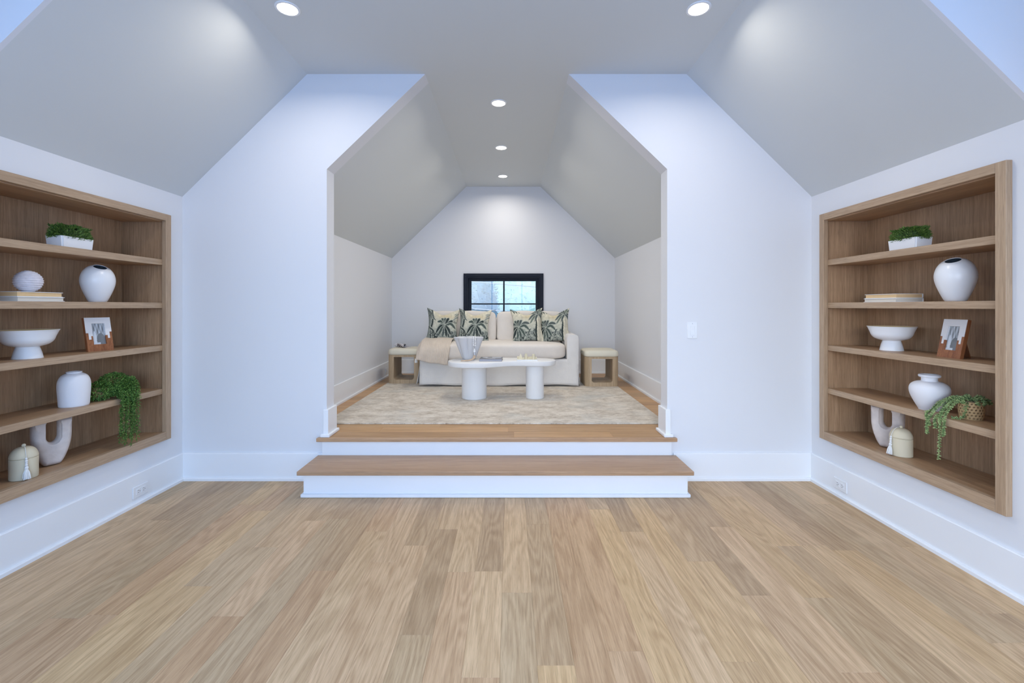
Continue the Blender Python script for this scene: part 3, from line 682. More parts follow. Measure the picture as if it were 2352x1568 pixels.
# --- trailing plants
def cane_pot(parent, r=0.046, h=0.088):
    n, m = 90, 26
    rings = []
    for j in range(m+1):
        z = h*j/m; rr = r*(0.93+0.10*math.sin(PI*min(1, j/m*0.9)))
        rings.append([(rr*math.cos(2*PI*i/n), rr*math.sin(2*PI*i/n), z) for i in range(n)])
    b = loft(rings, True, False); o = obj('wicker_pot', b, M['cane'], parent, True, angle=180)
    def fn(co):
        a = np.arctan2(co[:, 1], co[:, 0])/(2*PI)*19; v = co[:, 2]/0.0140; row = np.floor(v); a = a+0.5*(row % 2)
        d = np.hypot((a-np.floor(a)-0.5)*1.05, v-row-0.5); hole = np.clip((0.31-d)/0.12, 0, 1)
        return np.array([0.66, 0.44, 0.21])*(1-hole[:, None]) + np.array([0.16, 0.075, 0.025])*hole[:, None]
    paint(o, fn)
    for v in o.data.vertices:
        a = math.atan2(v.co.y, v.co.x)/(2*PI)*19; q = v.co.z/0.0140; row = math.floor(q); a += 0.5*(row % 2)
        d = math.hypot((a-math.floor(a)-0.5)*1.05, q-row-0.5)
        if d < 0.36: f = 1-0.07*min(1, (0.36-d)/0.15); v.co.x *= f; v.co.y *= f
    obj('pot_rim', loft([[((r*1.0+0.003*math.cos(b))*math.cos(2*PI*i/40), (r*1.0+0.003*math.cos(b))*math.sin(2*PI*i/40), h+0.003*math.sin(b)) for i in range(40)] for b in np.linspace(0, 2*PI, 9)], False, False), M['stem'], parent, True, angle=180)
    obj('soil', loft([circ(r*0.96, h-0.010, 24), circ(r*0.5, h-0.004, 24)]), M['soil'], parent)
def leaf(bm, p, d, L, w, up=Vector((0, 0, 1))):
    d = d.normalized(); s = d.cross(up)
    s = s.normalized() if s.length > 1e-3 else d.orthogonal().normalized(); nn = s.cross(d)
    a = [bm.verts.new(q) for q in (p, p+d*L*0.5+s*w, p+d*L-nn*L*0.12, p+d*L*0.5-s*w, p+d*L*0.5+nn*w*0.35)]
    bm.faces.new((a[0], a[1], a[4])); bm.faces.new((a[1], a[2], a[4])); bm.faces.new((a[2], a[3], a[4])); bm.faces.new((a[3], a[0], a[4]))
# bushy plant, dense tiny leaves
t = thing('trailing_plant', 'bushy green trailing plant hanging over the shelf edge beside the squat white vase', 'plant', (-2.425, 2.685, SHELF[3][1]))
cane_pot(t, 0.044, 0.075)
R = random.Random(5)
bm = bmesh.new()
def blob(c, rad, n, L=0.014):
    for i in range(n):
        v = Vector((R.gauss(0, 1), R.gauss(0, 1), R.gauss(0, 1))).normalized()
        k = R.uniform(0.80, 1.05); p = Vector(c)+Vector((v.x*rad[0], v.y*rad[1], v.z*rad[2]))*k
        if p.z < 0.006 and p.x < 0.11: continue
        d = (v+Vector((R.uniform(-.7, .7), R.uniform(-.7, .7), R.uniform(-.9, .3))))
        leaf(bm, p, d, R.uniform(0.6, 1.2)*L, R.uniform(0.0025, 0.0042), Vector((R.uniform(-1, 1), R.uniform(-1, 1), 1)).normalized())
blob((0.045, 0.035, 0.083), (0.072, 0.080, 0.064), 3200, 0.012); blob((0.02, -0.035, 0.055), (0.060, 0.078, 0.052), 1900, 0.012); blob((0.108, 0.062, 0.040), (0.040, 0.062, 0.080), 1800, 0.012)
obj('foliage', bm, M['fern'], t, kind='stuff')
for k in range(13):
    bm = bmesh.new(); y0 = -0.014+0.0092*k+R.uniform(-.006, .006); x0 = 0.122+R.uniform(-0.006, 0.022); zend = -0.205-0.055*math.sin(PI*(k+0.5)/13)+R.uniform(-.05, .015)
    pth = smoothp([(0.06, y0, 0.12), (0.105, y0, 0.08), (x0, y0+0.004, 0.01), (x0+R.uniform(-.008, .008), y0+R.uniform(-.01, .01), -0.10), (x0+R.uniform(-.012, .012), y0+R.uniform(-.012, .012), zend)], 10)
    tube(pth, 0.0008, 4, bm)
    for q in range(360):
        f = R.uniform(0.2, 1); p = pth[min(len(pth)-1, int(f*(len(pth)-1)))]+Vector((R.uniform(-.007, .007), R.uniform(-.009, .009), R.uniform(-.006, .006)))
        a = R.uniform(0, 2*PI); leaf(bm, p, Vector((math.cos(a), math.sin(a), R.uniform(-1.0, 0.4))), R.uniform(0.007, 0.0125), R.uniform(0.0022, 0.0038), Vector((R.uniform(-1, 1), R.uniform(-1, 1), 1)).normalized())
    obj('strand', bm, M['fern'], t, kind='stuff')
# beaded succulent in the wicker pot; local x points towards the wall, so the room is at -x
t = thing('trailing_succulent', 'succulent with beaded strands trailing from a wicker pot', 'plant', (2.257, 2.217, SHELF[3][1]))
cane_pot(t)
R = random.Random(11)
def podleaf(bm, p, d, L, w):
    d = d.normalized(); s = d.orthogonal().normalized(); u = s.cross(d)
    ring = lambda f, r_: [p+d*L*f+(s*math.cos(k*PI/2.5)+u*math.sin(k*PI/2.5))*r_ for k in range(5)]
    loft([ring(0, w*0.3), ring(0.3, w), ring(0.7, w*0.95), ring(1.0, w*0.25)], bm=bm)
def strand(pts, dens=470, L=0.0098):
    bm = bmesh.new(); pth = smoothp(pts, 14); tube(pth, 0.0010, 4, bm)
    tot = sum((a-b).length for a, b in zip(pth, pth[1:])); n = int(tot*dens)
    for q in range(n):
        f = (q+0.5)/n; i = min(len(pth)-2, int(f*(len(pth)-1))); p = pth[i].lerp(pth[i+1], f*(len(pth)-1)-i); tan = (pth[i+1]-pth[i]).normalized()
        a = q*2.4+R.uniform(-.4, .4); s = tan.orthogonal().normalized(); u = s.cross(tan)
        podleaf(bm, p, s*math.cos(a)+u*math.sin(a)+tan*R.uniform(0.1, 0.7), R.uniform(0.8, 1.2)*L, 0.0031)
    obj('strand', bm, M['pearl'], t)
for (ye, ze, ym) in ((0.080, -0.095, 0.055), (0.012, -0.205, 0.020), (-0.008, -0.085, 0.0)):
    strand([(0.005, ym*0.3, 0.088), (-0.035, ym*0.7, 0.100), (-0.085, ym, 0.070), (-0.128, ym*1.0+0.1*ye, 0.018), (-0.142, ye, -0.04), (-0.142+R.uniform(-.005, .005), ye+R.uniform(-.008, .008), ze)])
strand([(0.01, 0.02, 0.088), (-0.03, 0.05, 0.098), (-0.07, 0.085, 0.065), (-0.10, 0.10, 0.02), (-0.135, 0.092, 0.004), (-0.142, 0.066, -0.05)])
strand([(0.0, 0.01, 0.088), (-0.04, 0.03, 0.096), (-0.075, 0.05, 0.06), (-0.11, 0.045, 0.016), (-0.14, 0.04, -0.01), (-0.142, 0.036, -0.055)])
strand([(0.0, -0.012, 0.088), (-0.030, -0.020, 0.097), (-0.050, -0.024, 0.06), (-0.056, -0.022, 0.02), (-0.075, -0.016, 0.006), (-0.098, -0.004, 0.005)], 330)
for k in range(9):
    a = R.uniform(0, 2*PI); q = 0.045+R.uniform(0, 0.015)
    strand([(0, 0, 0.088), (0.5*q*math.cos(a), 0.5*q*math.sin(a), 0.104+R.uniform(0, 0.01)), (q*1.05*math.cos(a), q*1.05*math.sin(a), 0.096), (q*1.2*math.cos(a), q*1.2*math.sin(a), 0.080)], 420)

# --- two-armed stoneware sculptures
def arms_vase(loc, rz, label):
    t = thing('two_armed_vase', label, 'sculpture', loc, rz, 'two-armed stoneware vases')
    H = 0.245
    side = [(0.031, 0.0), (0.046, 0.022), (0.060, 0.055), (0.071, 0.092), (0.0775, 0.130), (0.0795, 0.165), (0.080, 0.205), (0.080, H)]
    side = [tuple(p) for p in smoothp(side, 4)]
    notch = [(0.0235, H)]+[(0.0235, z) for z in (0.21, 0.175)]+[(0.0235*math.cos(a), 0.150-0.030*math.sin(a)) for a in np.linspace(0, PI/2, 8)]
    poly = side+[(a, b) for a, b in notch]; poly = poly+[(-a, b) for a, b in reversed(poly) if a > 1e-5]
    bm = loft([[(a, y_, max(b, 0.0)) for a, b in inset(poly, d_)] for y_, d_ in ((-0.038, 0.0205), (-0.034, 0.0125), (-0.026, 0.0055), (-0.014, 0.0012), (0, 0), (0.014, 0.0012), (0.026, 0.0055), (0.034, 0.0125), (0.038, 0.0205))])
    o = obj('body', bm, M['stone'], t, True, angle=180)
    md = o.modifiers.new('join', 'REMESH'); md.mode = 'VOXEL'; md.voxel_size = 0.0040; md.use_smooth_shade = True
    ms = o.modifiers.new('soften', 'SMOOTH'); ms.iterations = 8; ms.factor = 0.5
    return t
arms_vase((-2.445, 2.412, ZB), math.radians(62), 'pinkish two-armed stoneware vase behind the jar '+LBL[0])
arms_vase((2.258, 2.708, ZB), math.radians(-58), 'pinkish two-armed stoneware vase behind the jar '+LBL[1])

# --- lidded jars with bead tassel
def tassel_bm(p, d, L, r0, r1, n=26, seed=0, flat=1.0):
    R = random.Random(seed); bm = bmesh.new(); d = Vector(d).normalized(); s = d.orthogonal().normalized(); u = s.cross(d); p = Vector(p)
    tube([p-d*0.002, p+d*L*0.06, p+d*L*0.16, p+d*L*0.22], [r0*0.5, r0, r0*0.95, r0*0.75], 10, bm)
    for k in range(n):
        a = 2*PI*k/n; w = (s*math.cos(a)+u*math.sin(a)*flat); e = R.uniform(0.9, 1.05); f = R.uniform(0.55, 1.0)
        tube([p+d*L*0.18+w*r0*0.4, p+d*L*0.5+w*(r0*0.5+r1*0.45)*f, p+d*L*e+w*r1*f], [0.0012, 0.0019, 0.0014], 5, bm)
    tube([p+d*L*0.18, p+d*L*0.6, p+d*L*0.97], [r0*0.6, r1*0.55, r1*0.7], 10, bm)
    return bm
def jar(loc, face, label):
    t = thing('lidded_jar', label, 'jar', loc, math.atan2(face[1], face[0]), 'cream lidded jars')   # local +x faces the viewer side
    r = 0.052
    obj('jar_body', lathe([(r-0.003, 0), (r-0.0005, 0.002), (r, 0.01), (r, 0.099), (r-0.0015, 0.1005)], 52), M['cream'], t, True)
    pr = [(r-0.003, 0.1005), (r-0.0002, 0.1022), (r+0.0004, 0.105)]+[tuple(p) for p in smoothp([(r, 0.110), (0.049, 0.122), (0.041, 0.138), (0.028, 0.149), (0.012, 0.1545), (0.001, 0.155)], 4)]
    lid = obj('lid', lathe(pr, 52), M['cream'], t, True, angle=60)
    obj('knob', ball(0.0085, (0, 0, 0.160), 14, 8), M['cream'], lid, True, angle=180)
    pth = smoothp([(0.007, 0, 0.160), (0.026, 0, 0.156), (0.045, 0, 0.140), (0.057, 0, 0.112), (0.060, 0, 0.085), (0.0605, 0, 0.066)], 8)
    ts = obj('bead_tassel', tassel_bm((0.061, 0, 0.068), (0.10, 0, -1), 0.060, 0.008, 0.015, seed=3), M['cotton'], t, True, angle=60, label='white cotton tassel on a string of beads')
    obj('cord', tube(pth, 0.0012, 6), M['cotton'], ts)
    for k in range(5):
        q = Vector((0.0605, 0, 0.104-0.0098*k)) if k else Vector((0.059, 0, 0.105)); q.x = 0.0585+0.0006*k
        obj('bead', ball(0.0062 if k % 2 else 0.0054, q, 12, 8), M['bead'], ts, True, angle=180)
    return t
jar((-2.392, 2.226, ZB), (0.80, -0.55), 'cream lidded jar with a white tassel '+LBL[0])
jar((2.214, 2.565, ZB), (-0.98, -0.02), 'cream lidded jar with a white tassel '+LBL[1])

# ------------------------------------------------------------------ alcove furniture
ZR = ZF+0.010
rug = obj('area_rug', box(-1.345, 1.345, -1.135, 1.135, 0, 0.010, 0.003), M['rug']); rug.location = (-0.118, 4.667, ZF)
tag(rug, 'large beige rug with mottled strokes under the coffee table and stools', 'rug')

# --- stools
def rrect(hx, hy, r, n=6):
    out = []
    for cx, cy, a0 in ((1, 1, 0), (-1, 1, PI/2), (-1, -1, PI), (1, -1, 3*PI/2)):
        for k in range(n+1):
            a = a0+PI/2*k/n; out.append((cx*(hx-r)+r*math.cos(a), cy*(hy-r)+r*math.sin(a)))
    return out
def stool(x, y, label):
    t = thing('cube_stool', label, 'stool', (x, y, ZR), 0, 'open oak cube stools'); w = 0.1925; h = 0.336
    # outer shell with round uprights; a tunnel runs through it front to back
    out = rrect(w, w, 0.055, 6); bm = bmesh.new()
    hx, z0, z1, r = 0.1185, 0.044, 0.312, 0.03
    def upright(s):
        p = [(a, b) for a, b in out if s*a > hx-1e-6]; p = sorted(p, key=lambda q: (math.atan2(q[1], s*q[0])))
        p = [(s*hx, -w)]+p+[(s*hx, w)]; return p if s > 0 else p[::-1]
    for s in (-1, 1): prism(upright(s), 'Z', z0, z1, bm)
    prism(out, 'Z', 0, z0, bm); prism(out, 'Z', z1, h, bm)
    for s in (-1, 1):   # filleted lower corners of the tunnel
        f = [(s*hx, z0)]+[(s*(hx-r)+s*r*math.cos(a), z0+r-r*math.sin(a)) for a in np.linspace(0, PI/2, 7)]
        prism(f if s < 0 else f[::-1], 'Y', -w+0.0005, w-0.0005, bm)
    obj('open_frame', bm, M['stool'], t, True, angle=30)
    rings = []
    for f, z in ((0.97, h+0.0005), (1.01, h+0.004), (1.02, h+0.025), (1.01, h+0.045), (0.975, h+0.060), (0.90, h+0.069), (0.75, h+0.073), (0.4, h+0.0755), (0.05, h+0.076)):
        rings.append([(a*f, b*f, z) for a, b in rrect(w, w, 0.06, 8)])
    obj('padded_seat', loft(rings), M['stool_pad'], t, True, angle=180)
stool(1.0435, 5.335, 'bare oak cube stool with a cream padded top beside the sofa arm')
stool(-1.2555, 5.535, 'oak cube stool with a cream padded top under the rolled magazine')

# --- rolled magazine
t = thing('rolled_magazine', 'rolled-up printed magazine lying on the padded stool', 'magazine', (-1.335, 5.505, ZR+0.412), math.radians(50))
n, m = 96, 26; rings = []
bm = bmesh.new(); L2 = 0.088; pts = []
for i in range(n+1):
    a = -PI/2+2*PI*2.15*(1-i/n); rr = 0.0235-0.0045*(1-i/n)*1.0 if i < n else 0.0235; pts.append((rr*math.cos(a), 0.0235+rr*math.sin(a)))
pts += [(0.05+0.03*k, 0.0012+0.0012*math.sin(k)) for k in range(0, 4)]
grid = [[bm.verts.new((p[0], -L2+2*L2*j/m, p[1])) for j in range(m+1)] for p in pts]
for a, b in zip(grid, grid[1:]):
    for j in range(m): bm.faces.new((a[j], a[j+1], b[j+1], b[j]))
o = obj('pages', bm, M['paper'], t, True, angle=180); o.modifiers.new('thick', 'SOLIDIFY').thickness = 0.0015
def magf(co):
    a = np.arctan2(co[:, 2]-0.0235, co[:, 0]); u = -co[:, 1]
    k = np.sin(a*4.1+u*60)*np.sin(u*95+a*2); g = np.where(k > 0.10, 0.04, 0.72); c = np.stack([g, g*0.96, g*0.97], 1)
    c[(k > 0.02) & (k < 0.12)] = (0.30, 0.10, 0.10); c[u < -0.045] = (0.66, 0.64, 0.66); return c
paint(o, magf)

# --- sofa
sx0, sx1 = -1.035, 0.780
sofa = thing('sofa', 'ivory slipcovered sofa with one arm and a skirt in front of the black window', 'sofa', ((sx0+sx1)/2, 5.6, ZR)); ox, oy = (sx0+sx1)/2, 5.6
def L(x, y, z): return (x-ox, y-oy, z-ZR)
def lbox(x0, x1, y0, y1, z0, z1, bev, seg=3): return box(x0-ox, x1-ox, y0-oy, y1-oy, z0-ZR, z1-ZR, bev, seg)
obj('base', lbox(sx0+0.02, sx1-0.02, 5.19, 6.02, 0.345, 0.620, 0.01), M['linen'], sofa, True)
for xx in (sx0+0.08, sx1-0.08):
    for yy in (5.26, 5.95): obj('leg', lbox(xx-0.025, xx+0.025, yy-0.025, yy+0.025, ZR, 0.35, 0.003, 1), M['slot'], sofa)
def skirt(p0, p1, nrm, zt, zb, flare, seed, nu=46, nv=10):
    R = random.Random(seed); bm = bmesh.new(); p0, p1, nrm = Vector(p0), Vector(p1), Vector(nrm); ph = R.uniform(0, 6)
    G = []
    for i in range(nu+1):
        u = i/nu; c = []
        for j in range(nv+1):
            v = j/nv; p = p0.lerp(p1, u); drop = zb+0.006*math.sin(u*9+ph)+0.003*math.sin(u*23)
            z = zt+(drop-zt)*v; w = flare*v**1.5*(0.8+0.3*math.sin(u*7+ph))+0.0045*v*math.sin(u*26+ph)
            c.append(bm.verts.new(L(p.x+nrm.x*w, p.y+nrm.y*w, z)))
        G.append(c)
    for a, b in zip(G, G[1:]):
        for j in range(nv): bm.faces.new((a[j], a[j+1], b[j+1], b[j]))
    o = obj('skirt', bm, M['linen'], sofa, True, angle=180); o.modifiers.new('thick', 'SOLIDIFY').thickness = 0.004
skirt((sx0+0.004, 5.152), (sx1-0.004, 5.152), (0, -1), 0.615, 0.330, 0.016, 1)
skirt((sx1-0.004, 5.165), (sx1-0.004, 6.01), (1, 0), 0.60, 0.333, 0.034, 2, 24)
skirt((sx0+0.004, 5.165), (sx0+0.004, 6.01), (-1, 0), 0.60, 0.333, 0.034, 3, 24)
o = obj('apron', lbox(sx0+0.002, sx1-0.002, 5.152, 5.20, 0.595, 0.622, 0.006), M['linen'], sofa, True)
# arm: rounded top, front panel
rings = []
for yy, dz, f in ((5.150, -0.012, 0.93), (5.153, -0.003, 0.985), (5.165, 0, 1.0), (5.45, 0.0, 1.0), (5.75, 0.006, 1.0), (5.99, 0.012, 1.0), (6.005, 0.006, 0.96)):
    hw = 0.0665*f; cx = 0.7125; prof = [(cx-hw, 0.56), (cx-hw, 0.86+dz)]+[(cx-hw+0.045-0.045*math.cos(a), 0.86+dz+0.045*math.sin(a)) for a in np.linspace(0.2, PI/2, 6)]+[(cx+hw-0.045+0.045*math.sin(a), 0.86+dz+0.045*math.cos(a)) for a in np.linspace(0, PI/2-0.2, 6)]+[(cx+hw, 0.86+dz), (cx+hw, 0.56)]
    rings.append([L(a, yy, b) for a, b in prof])
obj('arm', loft(rings), M['linen'], sofa, True, angle=50)
obj('back', lbox(sx0+0.01, sx1-0.09, 5.86, 6.03, 0.60, 1.075, 0.04), M['linen'], sofa, True)
seat = obj('seat_cushion', superbox(0.838, 0.345, 0.094, 6.5, 18, 0.012, 0.004, 1), M['linen2'], sofa, True, angle=180); seat.location = L(-0.197, 5.440, 0.710)
for k, (cx, hw) in enumerate(((-0.601, 0.420), (0.247, 0.418))):
    c = obj('back_cushion', superbox(hw, 0.098, 0.195, 8.5, 18, 0.004, 0.010, 3+k), M['linen2'], sofa, True, angle=180)
    c.location = L(cx, 5.735, 0.962); c.rotation_euler = (math.radians(-9), 0, math.radians(0.6-1.2*k))

# --- palm-print pillows
def stroke(c, P, pts, w0, w1, col, edge=None, k=14):
    pt = np.array([tuple(q) for q in smoothp([(*p, 0) for p in pts], k)])[:, :2]; n = len(pt); best = np.full(len(P), 9.0); wid = np.zeros(len(P))
    for i in range(n-1):
        a, b = pt[i], pt[i+1]; ab = b-a; tt = np.clip(((P-a) @ ab)/(ab @ ab+1e-9), 0, 1); d = np.hypot(*(P-a-tt[:, None]*ab).T)
        f = (i+tt)/(n-1); w = (w0+(w1-w0)*f)*np.sin(PI*np.clip(0.12+0.88*f, 0, 1))**0.6+0.002; q = d/w; m_ = q < best; best[m_] = q[m_]; wid[m_] = f[m_]
    if edge is not None: c[best < 1.45] = edge
    mask = best < 1; sh = np.clip(best[mask], 0, 1)[:, None]; c[mask] = np.array(col)*(0.75+0.5*sh)
def palm_print(kind):
    dark, mid, sage, pale, cream, sand = (0.025, 0.038, 0.036), (0.085, 0.105, 0.098), (0.25, 0.275, 0.24), (0.44, 0.455, 0.38), (0.66, 0.61, 0.47), (0.60, 0.49, 0.29)
    def fn(co):
        x, z = co[:, 0], co[:, 2]; u, v = (x-x.min())/np.ptp(x), (z-z.min())/np.ptp(z); P = np.stack([u, v], 1)
        c = np.empty((len(u), 3)); f = np.clip((v-0.25)/0.6, 0, 1)[:, None]; c[:] = np.array(pale)*(1-f)+np.array(cream)*f
        low = np.clip((0.42-v)/0.3, 0, 1)[:, None]*0.7; c = c*(1-low)+np.array(sage)*low
        sun = np.exp(-(((u-0.6)/0.25)**2+((v-0.74)/0.07)**2))[:, None]; c = c*(1-sun*0.8)+np.array(sand)*sun*0.8
        R = random.Random(4)
        for k in range(84):   # undergrowth
            a = R.uniform(0.2, PI-0.2); px, py = R.uniform(0, 1), R.uniform(-0.02, 0.30); l = R.uniform(0.08, 0.20)
            stroke(c, P, [(px, py), (px+l*0.5*math.cos(a), py+l*0.6*math.sin(a)), (px+l*math.cos(a), py+l*0.75*math.sin(a))], 0.022, 0.010, R.choice([mid, sage, dark, sage, mid, pale]), R.choice([pale, mid, None]), 6)
        def rosette(cx, cy, k=1.0):
            for ang, l, dr in ((150, .27, .10), (120, .24, .02), (95, .22, 0), (68, .24, .02), (28, .36, .16), (5, .30, .26), (190, .24, .2), (205, .30, .30), (232, .30, .2), (258, .33, .1), (278, .32, .1), (305, .30, .1)):
                a = math.radians(ang); l *= k
                stroke(c, P, [(cx+0.03*math.cos(a), cy+0.03*math.sin(a)), (cx+l*0.55*math.cos(a), cy+l*0.55*math.sin(a)+0.02), (cx+l*math.cos(a), cy+l*math.sin(a)*0.9-dr*0.45)], 0.026*k, 0.040*k, R.choice([mid, (0.075, 0.10, 0.085), dark]), pale, 8)
        if kind == 0:
            stroke(c, P, [(0.07, 1.0), (0.10, 0.7), (0.09, 0.3), (0.12, 0)], 0.085, 0.06, sage, dark)
            stroke(c, P, [(0.17, 0.95), (0.20, 0.6), (0.15, 0.3), (0.19, 0.0)], 0.022, 0.022, dark, pale)
            for q in range(7): stroke(c, P, [(0.02+0.03*q, 0.97-0.03*q), (0.05+0.03*q, 0.86-0.03*q), (0.03+0.045*q, 0.74-0.02*q)], 0.020, 0.010, R.choice([dark, mid]), pale, 6)
            for q in range(5): stroke(c, P, [(0.12, 0.42), (0.05+0.05*q, 0.5-0.05*q), (0.0+0.07*q, 0.38-0.08*q)], 0.022, 0.012, R.choice([dark, mid]), pale, 6)
            rosette(0.58, 0.50)
            for q in range(6): stroke(c, P, [(1.0, 0.80), (0.90-0.02*q, 0.84-0.04*q), (0.82+0.015*q, 0.80-0.06*q)], 0.018, 0.008, R.choice([mid, sage]), cream, 6)
        else:
            rosette(0.24, 0.45)
            stroke(c, P, [(0.86, 0.0), (0.84, 0.3), (0.86, 0.55), (0.85, 0.82)], 0.13, 0.075, cream, None)
            stroke(c, P, [(0.745, 0.02), (0.74, 0.3), (0.765, 0.5), (0.79, 0.70)], 0.030, 0.020, dark, None)
            stroke(c, P, [(0.975, 0.1), (0.95, 0.4), (0.955, 0.65), (0.97, 0.80)], 0.020, 0.020, mid, None)
            for ang, l, dr in ((175, .34, .02), (200, .32, .06), (222, .36, .03), (240, .22, .02), (150, .30, 0), (35, .22, 0), (60, .20, 0), (340, .2, .08), (310, .22, .05), (110, .16, 0)):
                a = math.radians(ang); stroke(c, P, [(0.84, 0.80), (0.84+l*0.5*math.cos(a), 0.80+l*0.5*math.sin(a)+0.03), (0.84+l*math.cos(a), 0.80+l*math.sin(a)-dr)], 0.020, 0.030, R.choice([mid, (0.16, 0.19, 0.15), mid]), pale, 8)
            for q in range(4): stroke(c, P, [(0.02+0.03*q, 0.98), (0.10+0.06*q, 0.93), (0.14+0.08*q, 0.84)], 0.022, 0.012, R.choice([mid, dark]), pale, 6)
        nz = np.array([mnoise.noise(Vector((a*16, b*16, kind*9.0))) for a, b in P]); c *= (1+0.22*nz)[:, None]
        return np.clip(c, 0.01, 0.9)
    return fn
def pillow_bm(w, h, th, n=84, ear=0.17, dent=0.0, seed=0):
    bm = bmesh.new(); G = {}
    for s in (-1, 1):
        for i in range(n+1):
            for j in range(n+1):
                if s > 0 and (i in (0, n) or j in (0, n)): G[s, i, j] = G[-1, i, j]; continue
                u, v = -1+2*i/n, -1+2*j/n
                X = w/2*u*(1-ear*(1-v*v)*abs(u)**1.5); Z = h/2*v*(1-ear*(1-u*u)*abs(v)**1.5)
                if v > 0 and dent: Z -= dent*math.exp(-(u/0.45)**2)*v
                d = th/2*((1-u**2)*(1-v**2))**0.42
                d *= 1+0.10*mnoise.noise(Vector((u*2.3+seed, v*2.3, s)))
                G[s, i, j] = bm.verts.new((X, s*d, Z))
    for s in (-1, 1):
        for i in range(n):
            for j in range(n):
                q = [G[s, i, j], G[s, i+1, j], G[s, i+1, j+1], G[s, i, j+1]]; bm.faces.new(q if s < 0 else q[::-1])
    return bm
def pillow(name_label, loc, rot, kind, w, h, dent, seed, front=True):
    o = obj('throw_pillow', pillow_bm(w, h, 0.125, seed=seed, dent=dent), M['print'], None, True, angle=180)
    o.location = loc; o.rotation_euler = [math.radians(a) for a in rot]; paint(o, palm_print(kind)); tag(o, name_label, 'pillow', 'palm-print throw pillows'); return o
pillow('palm-print pillow at the armless end of the sofa, above the knit throw', (-0.815, 5.470, 0.990), (-14, 3, 6), 0, 0.405, 0.430, 0.050, 1)
pillow('palm-print pillow partly behind the fluted grey bowl', (-0.435, 5.455, 0.986), (-15, 3, -2), 0, 0.405, 0.430, 0.050, 4)
pillow('palm-print pillow overlapping the bare back cushion, farther from the sofa arm', (0.205, 5.455, 0.990), (-14, -3, 3), 1, 0.400, 0.430, 0.050, 7)
pillow('palm-print pillow leaning against the sofa arm', (0.535, 5.475, 0.985), (-15, -4, -9), 1, 0.385, 0.430, 0.050, 9)

# --- knit throw
t = thing('knit_throw', 'oatmeal ribbed knit throw draped over the armless end of the sofa', 'throw', (-0.87, 5.3, 0.81)); bx = Vector((-0.87, 5.3, 0.81))
prof = smoothp([(5.58, 0.828), (5.40, 0.833), (5.24, 0.826), (5.150, 0.800), (5.090, 0.748), (5.070, 0.69), (5.066, 0.64), (5.064, 0.575)], 6)
bm = bmesh.new(); nu = 168; G = []
for i in range(nu+1):
    u = i/nu; c = []
    for j, p in enumerate(prof):
        v = j/(len(prof)-1); yy, zz = p[0], p[1]
        X = -1.046+(0.375+0.0*v)*u-0.055*u*max(0, v-0.45)
        if v > 0.6: zz += (0.055*(1-u)**1.6)*(v-0.6)/0.4
        if u < 0.10: zz -= (0.10-u)*0.55*(1 if v < 0.7 else max(0, 1-(v-0.7)*3)); X -= (0.10-u)*0.03
        yy += 0.006*math.sin(u*15+v*3)*v-0.004*(1 if v > .5 else 0); zz += 0.004*math.sin(u*11+v*7)
        rib = 0.0022*math.sin(u*2*PI*28); zz += 0.013*max(0, 1-v*1.6); yy -= rib*v; zz += rib*(1-v)
        c.append(bm.verts.new(Vector((X, yy, zz))-bx))
    G.append(c)
for a, b in zip(G, G[1:]):
    for j in range(len(prof)-1): bm.faces.new((a[j], a[j+1], b[j+1], b[j]))
o = obj('cloth', bm, M['throw'], t, True, angle=180)
md = o.modifiers.new('thick', 'SOLIDIFY'); md.thickness = 0.008; md.offset = 1
obj('corner_tassel', tassel_bm((-0.190, -0.222, -0.172), (0.05, 0, -1), 0.045, 0.012, 0.016, 16, 2), M['cotton'], t, True, angle=60)

# --- coffee table
ct = thing('coffee_table', 'white kidney-shaped plaster coffee table on two round pedestals', 'table', (-0.08, 4.51, ZR)); tx, ty = -0.08, 4.51
ZT = 0.689
ol = [(-.617, 4.50), (-.585, 4.37), (-.49, 4.292), (-.36, 4.268), (-.24, 4.288), (-.12, 4.352), (0, 4.418), (.10, 4.430), (.20, 4.402), (.30, 4.398), (.40, 4.440), (.456, 4.54), (.435, 4.64), (.35, 4.70), (.2, 4.725), (0, 4.745), (-.2, 4.745), (-.4, 4.735), (-.52, 4.69), (-.59, 4.61)]
cl_ = [tuple(p)[:2] for p in smoothp([(*p, 0) for p in ol[-1:]+ol+ol[:1]], 5)][5:-5]
if (Vector(cl_[0])-Vector(cl_[-1])).length < 1e-4: cl_ = cl_[:-1]
rings = [[(p[0]-tx, p[1]-ty, z-ZR) for p in inset(cl_, d)] for d, z in ((0.008, ZT-0.050), (0.002, ZT-0.047), (0.0, ZT-0.040), (0.0, ZT-0.010), (0.0025, ZT-0.003), (0.008, ZT))]
obj('tabletop', loft(rings), M['plaster'], ct, True, angle=50)
for cx, cy, r in ((-0.359, 4.514, 0.124), (0.245, 4.512, 0.0895)):
    p = obj('pedestal', lathe([(r-0.004, 0), (r, 0.004), (r, ZT-0.050-ZR)], 56), M['plaster'], ct, True); p.location = (cx-tx, cy-ty, 0)

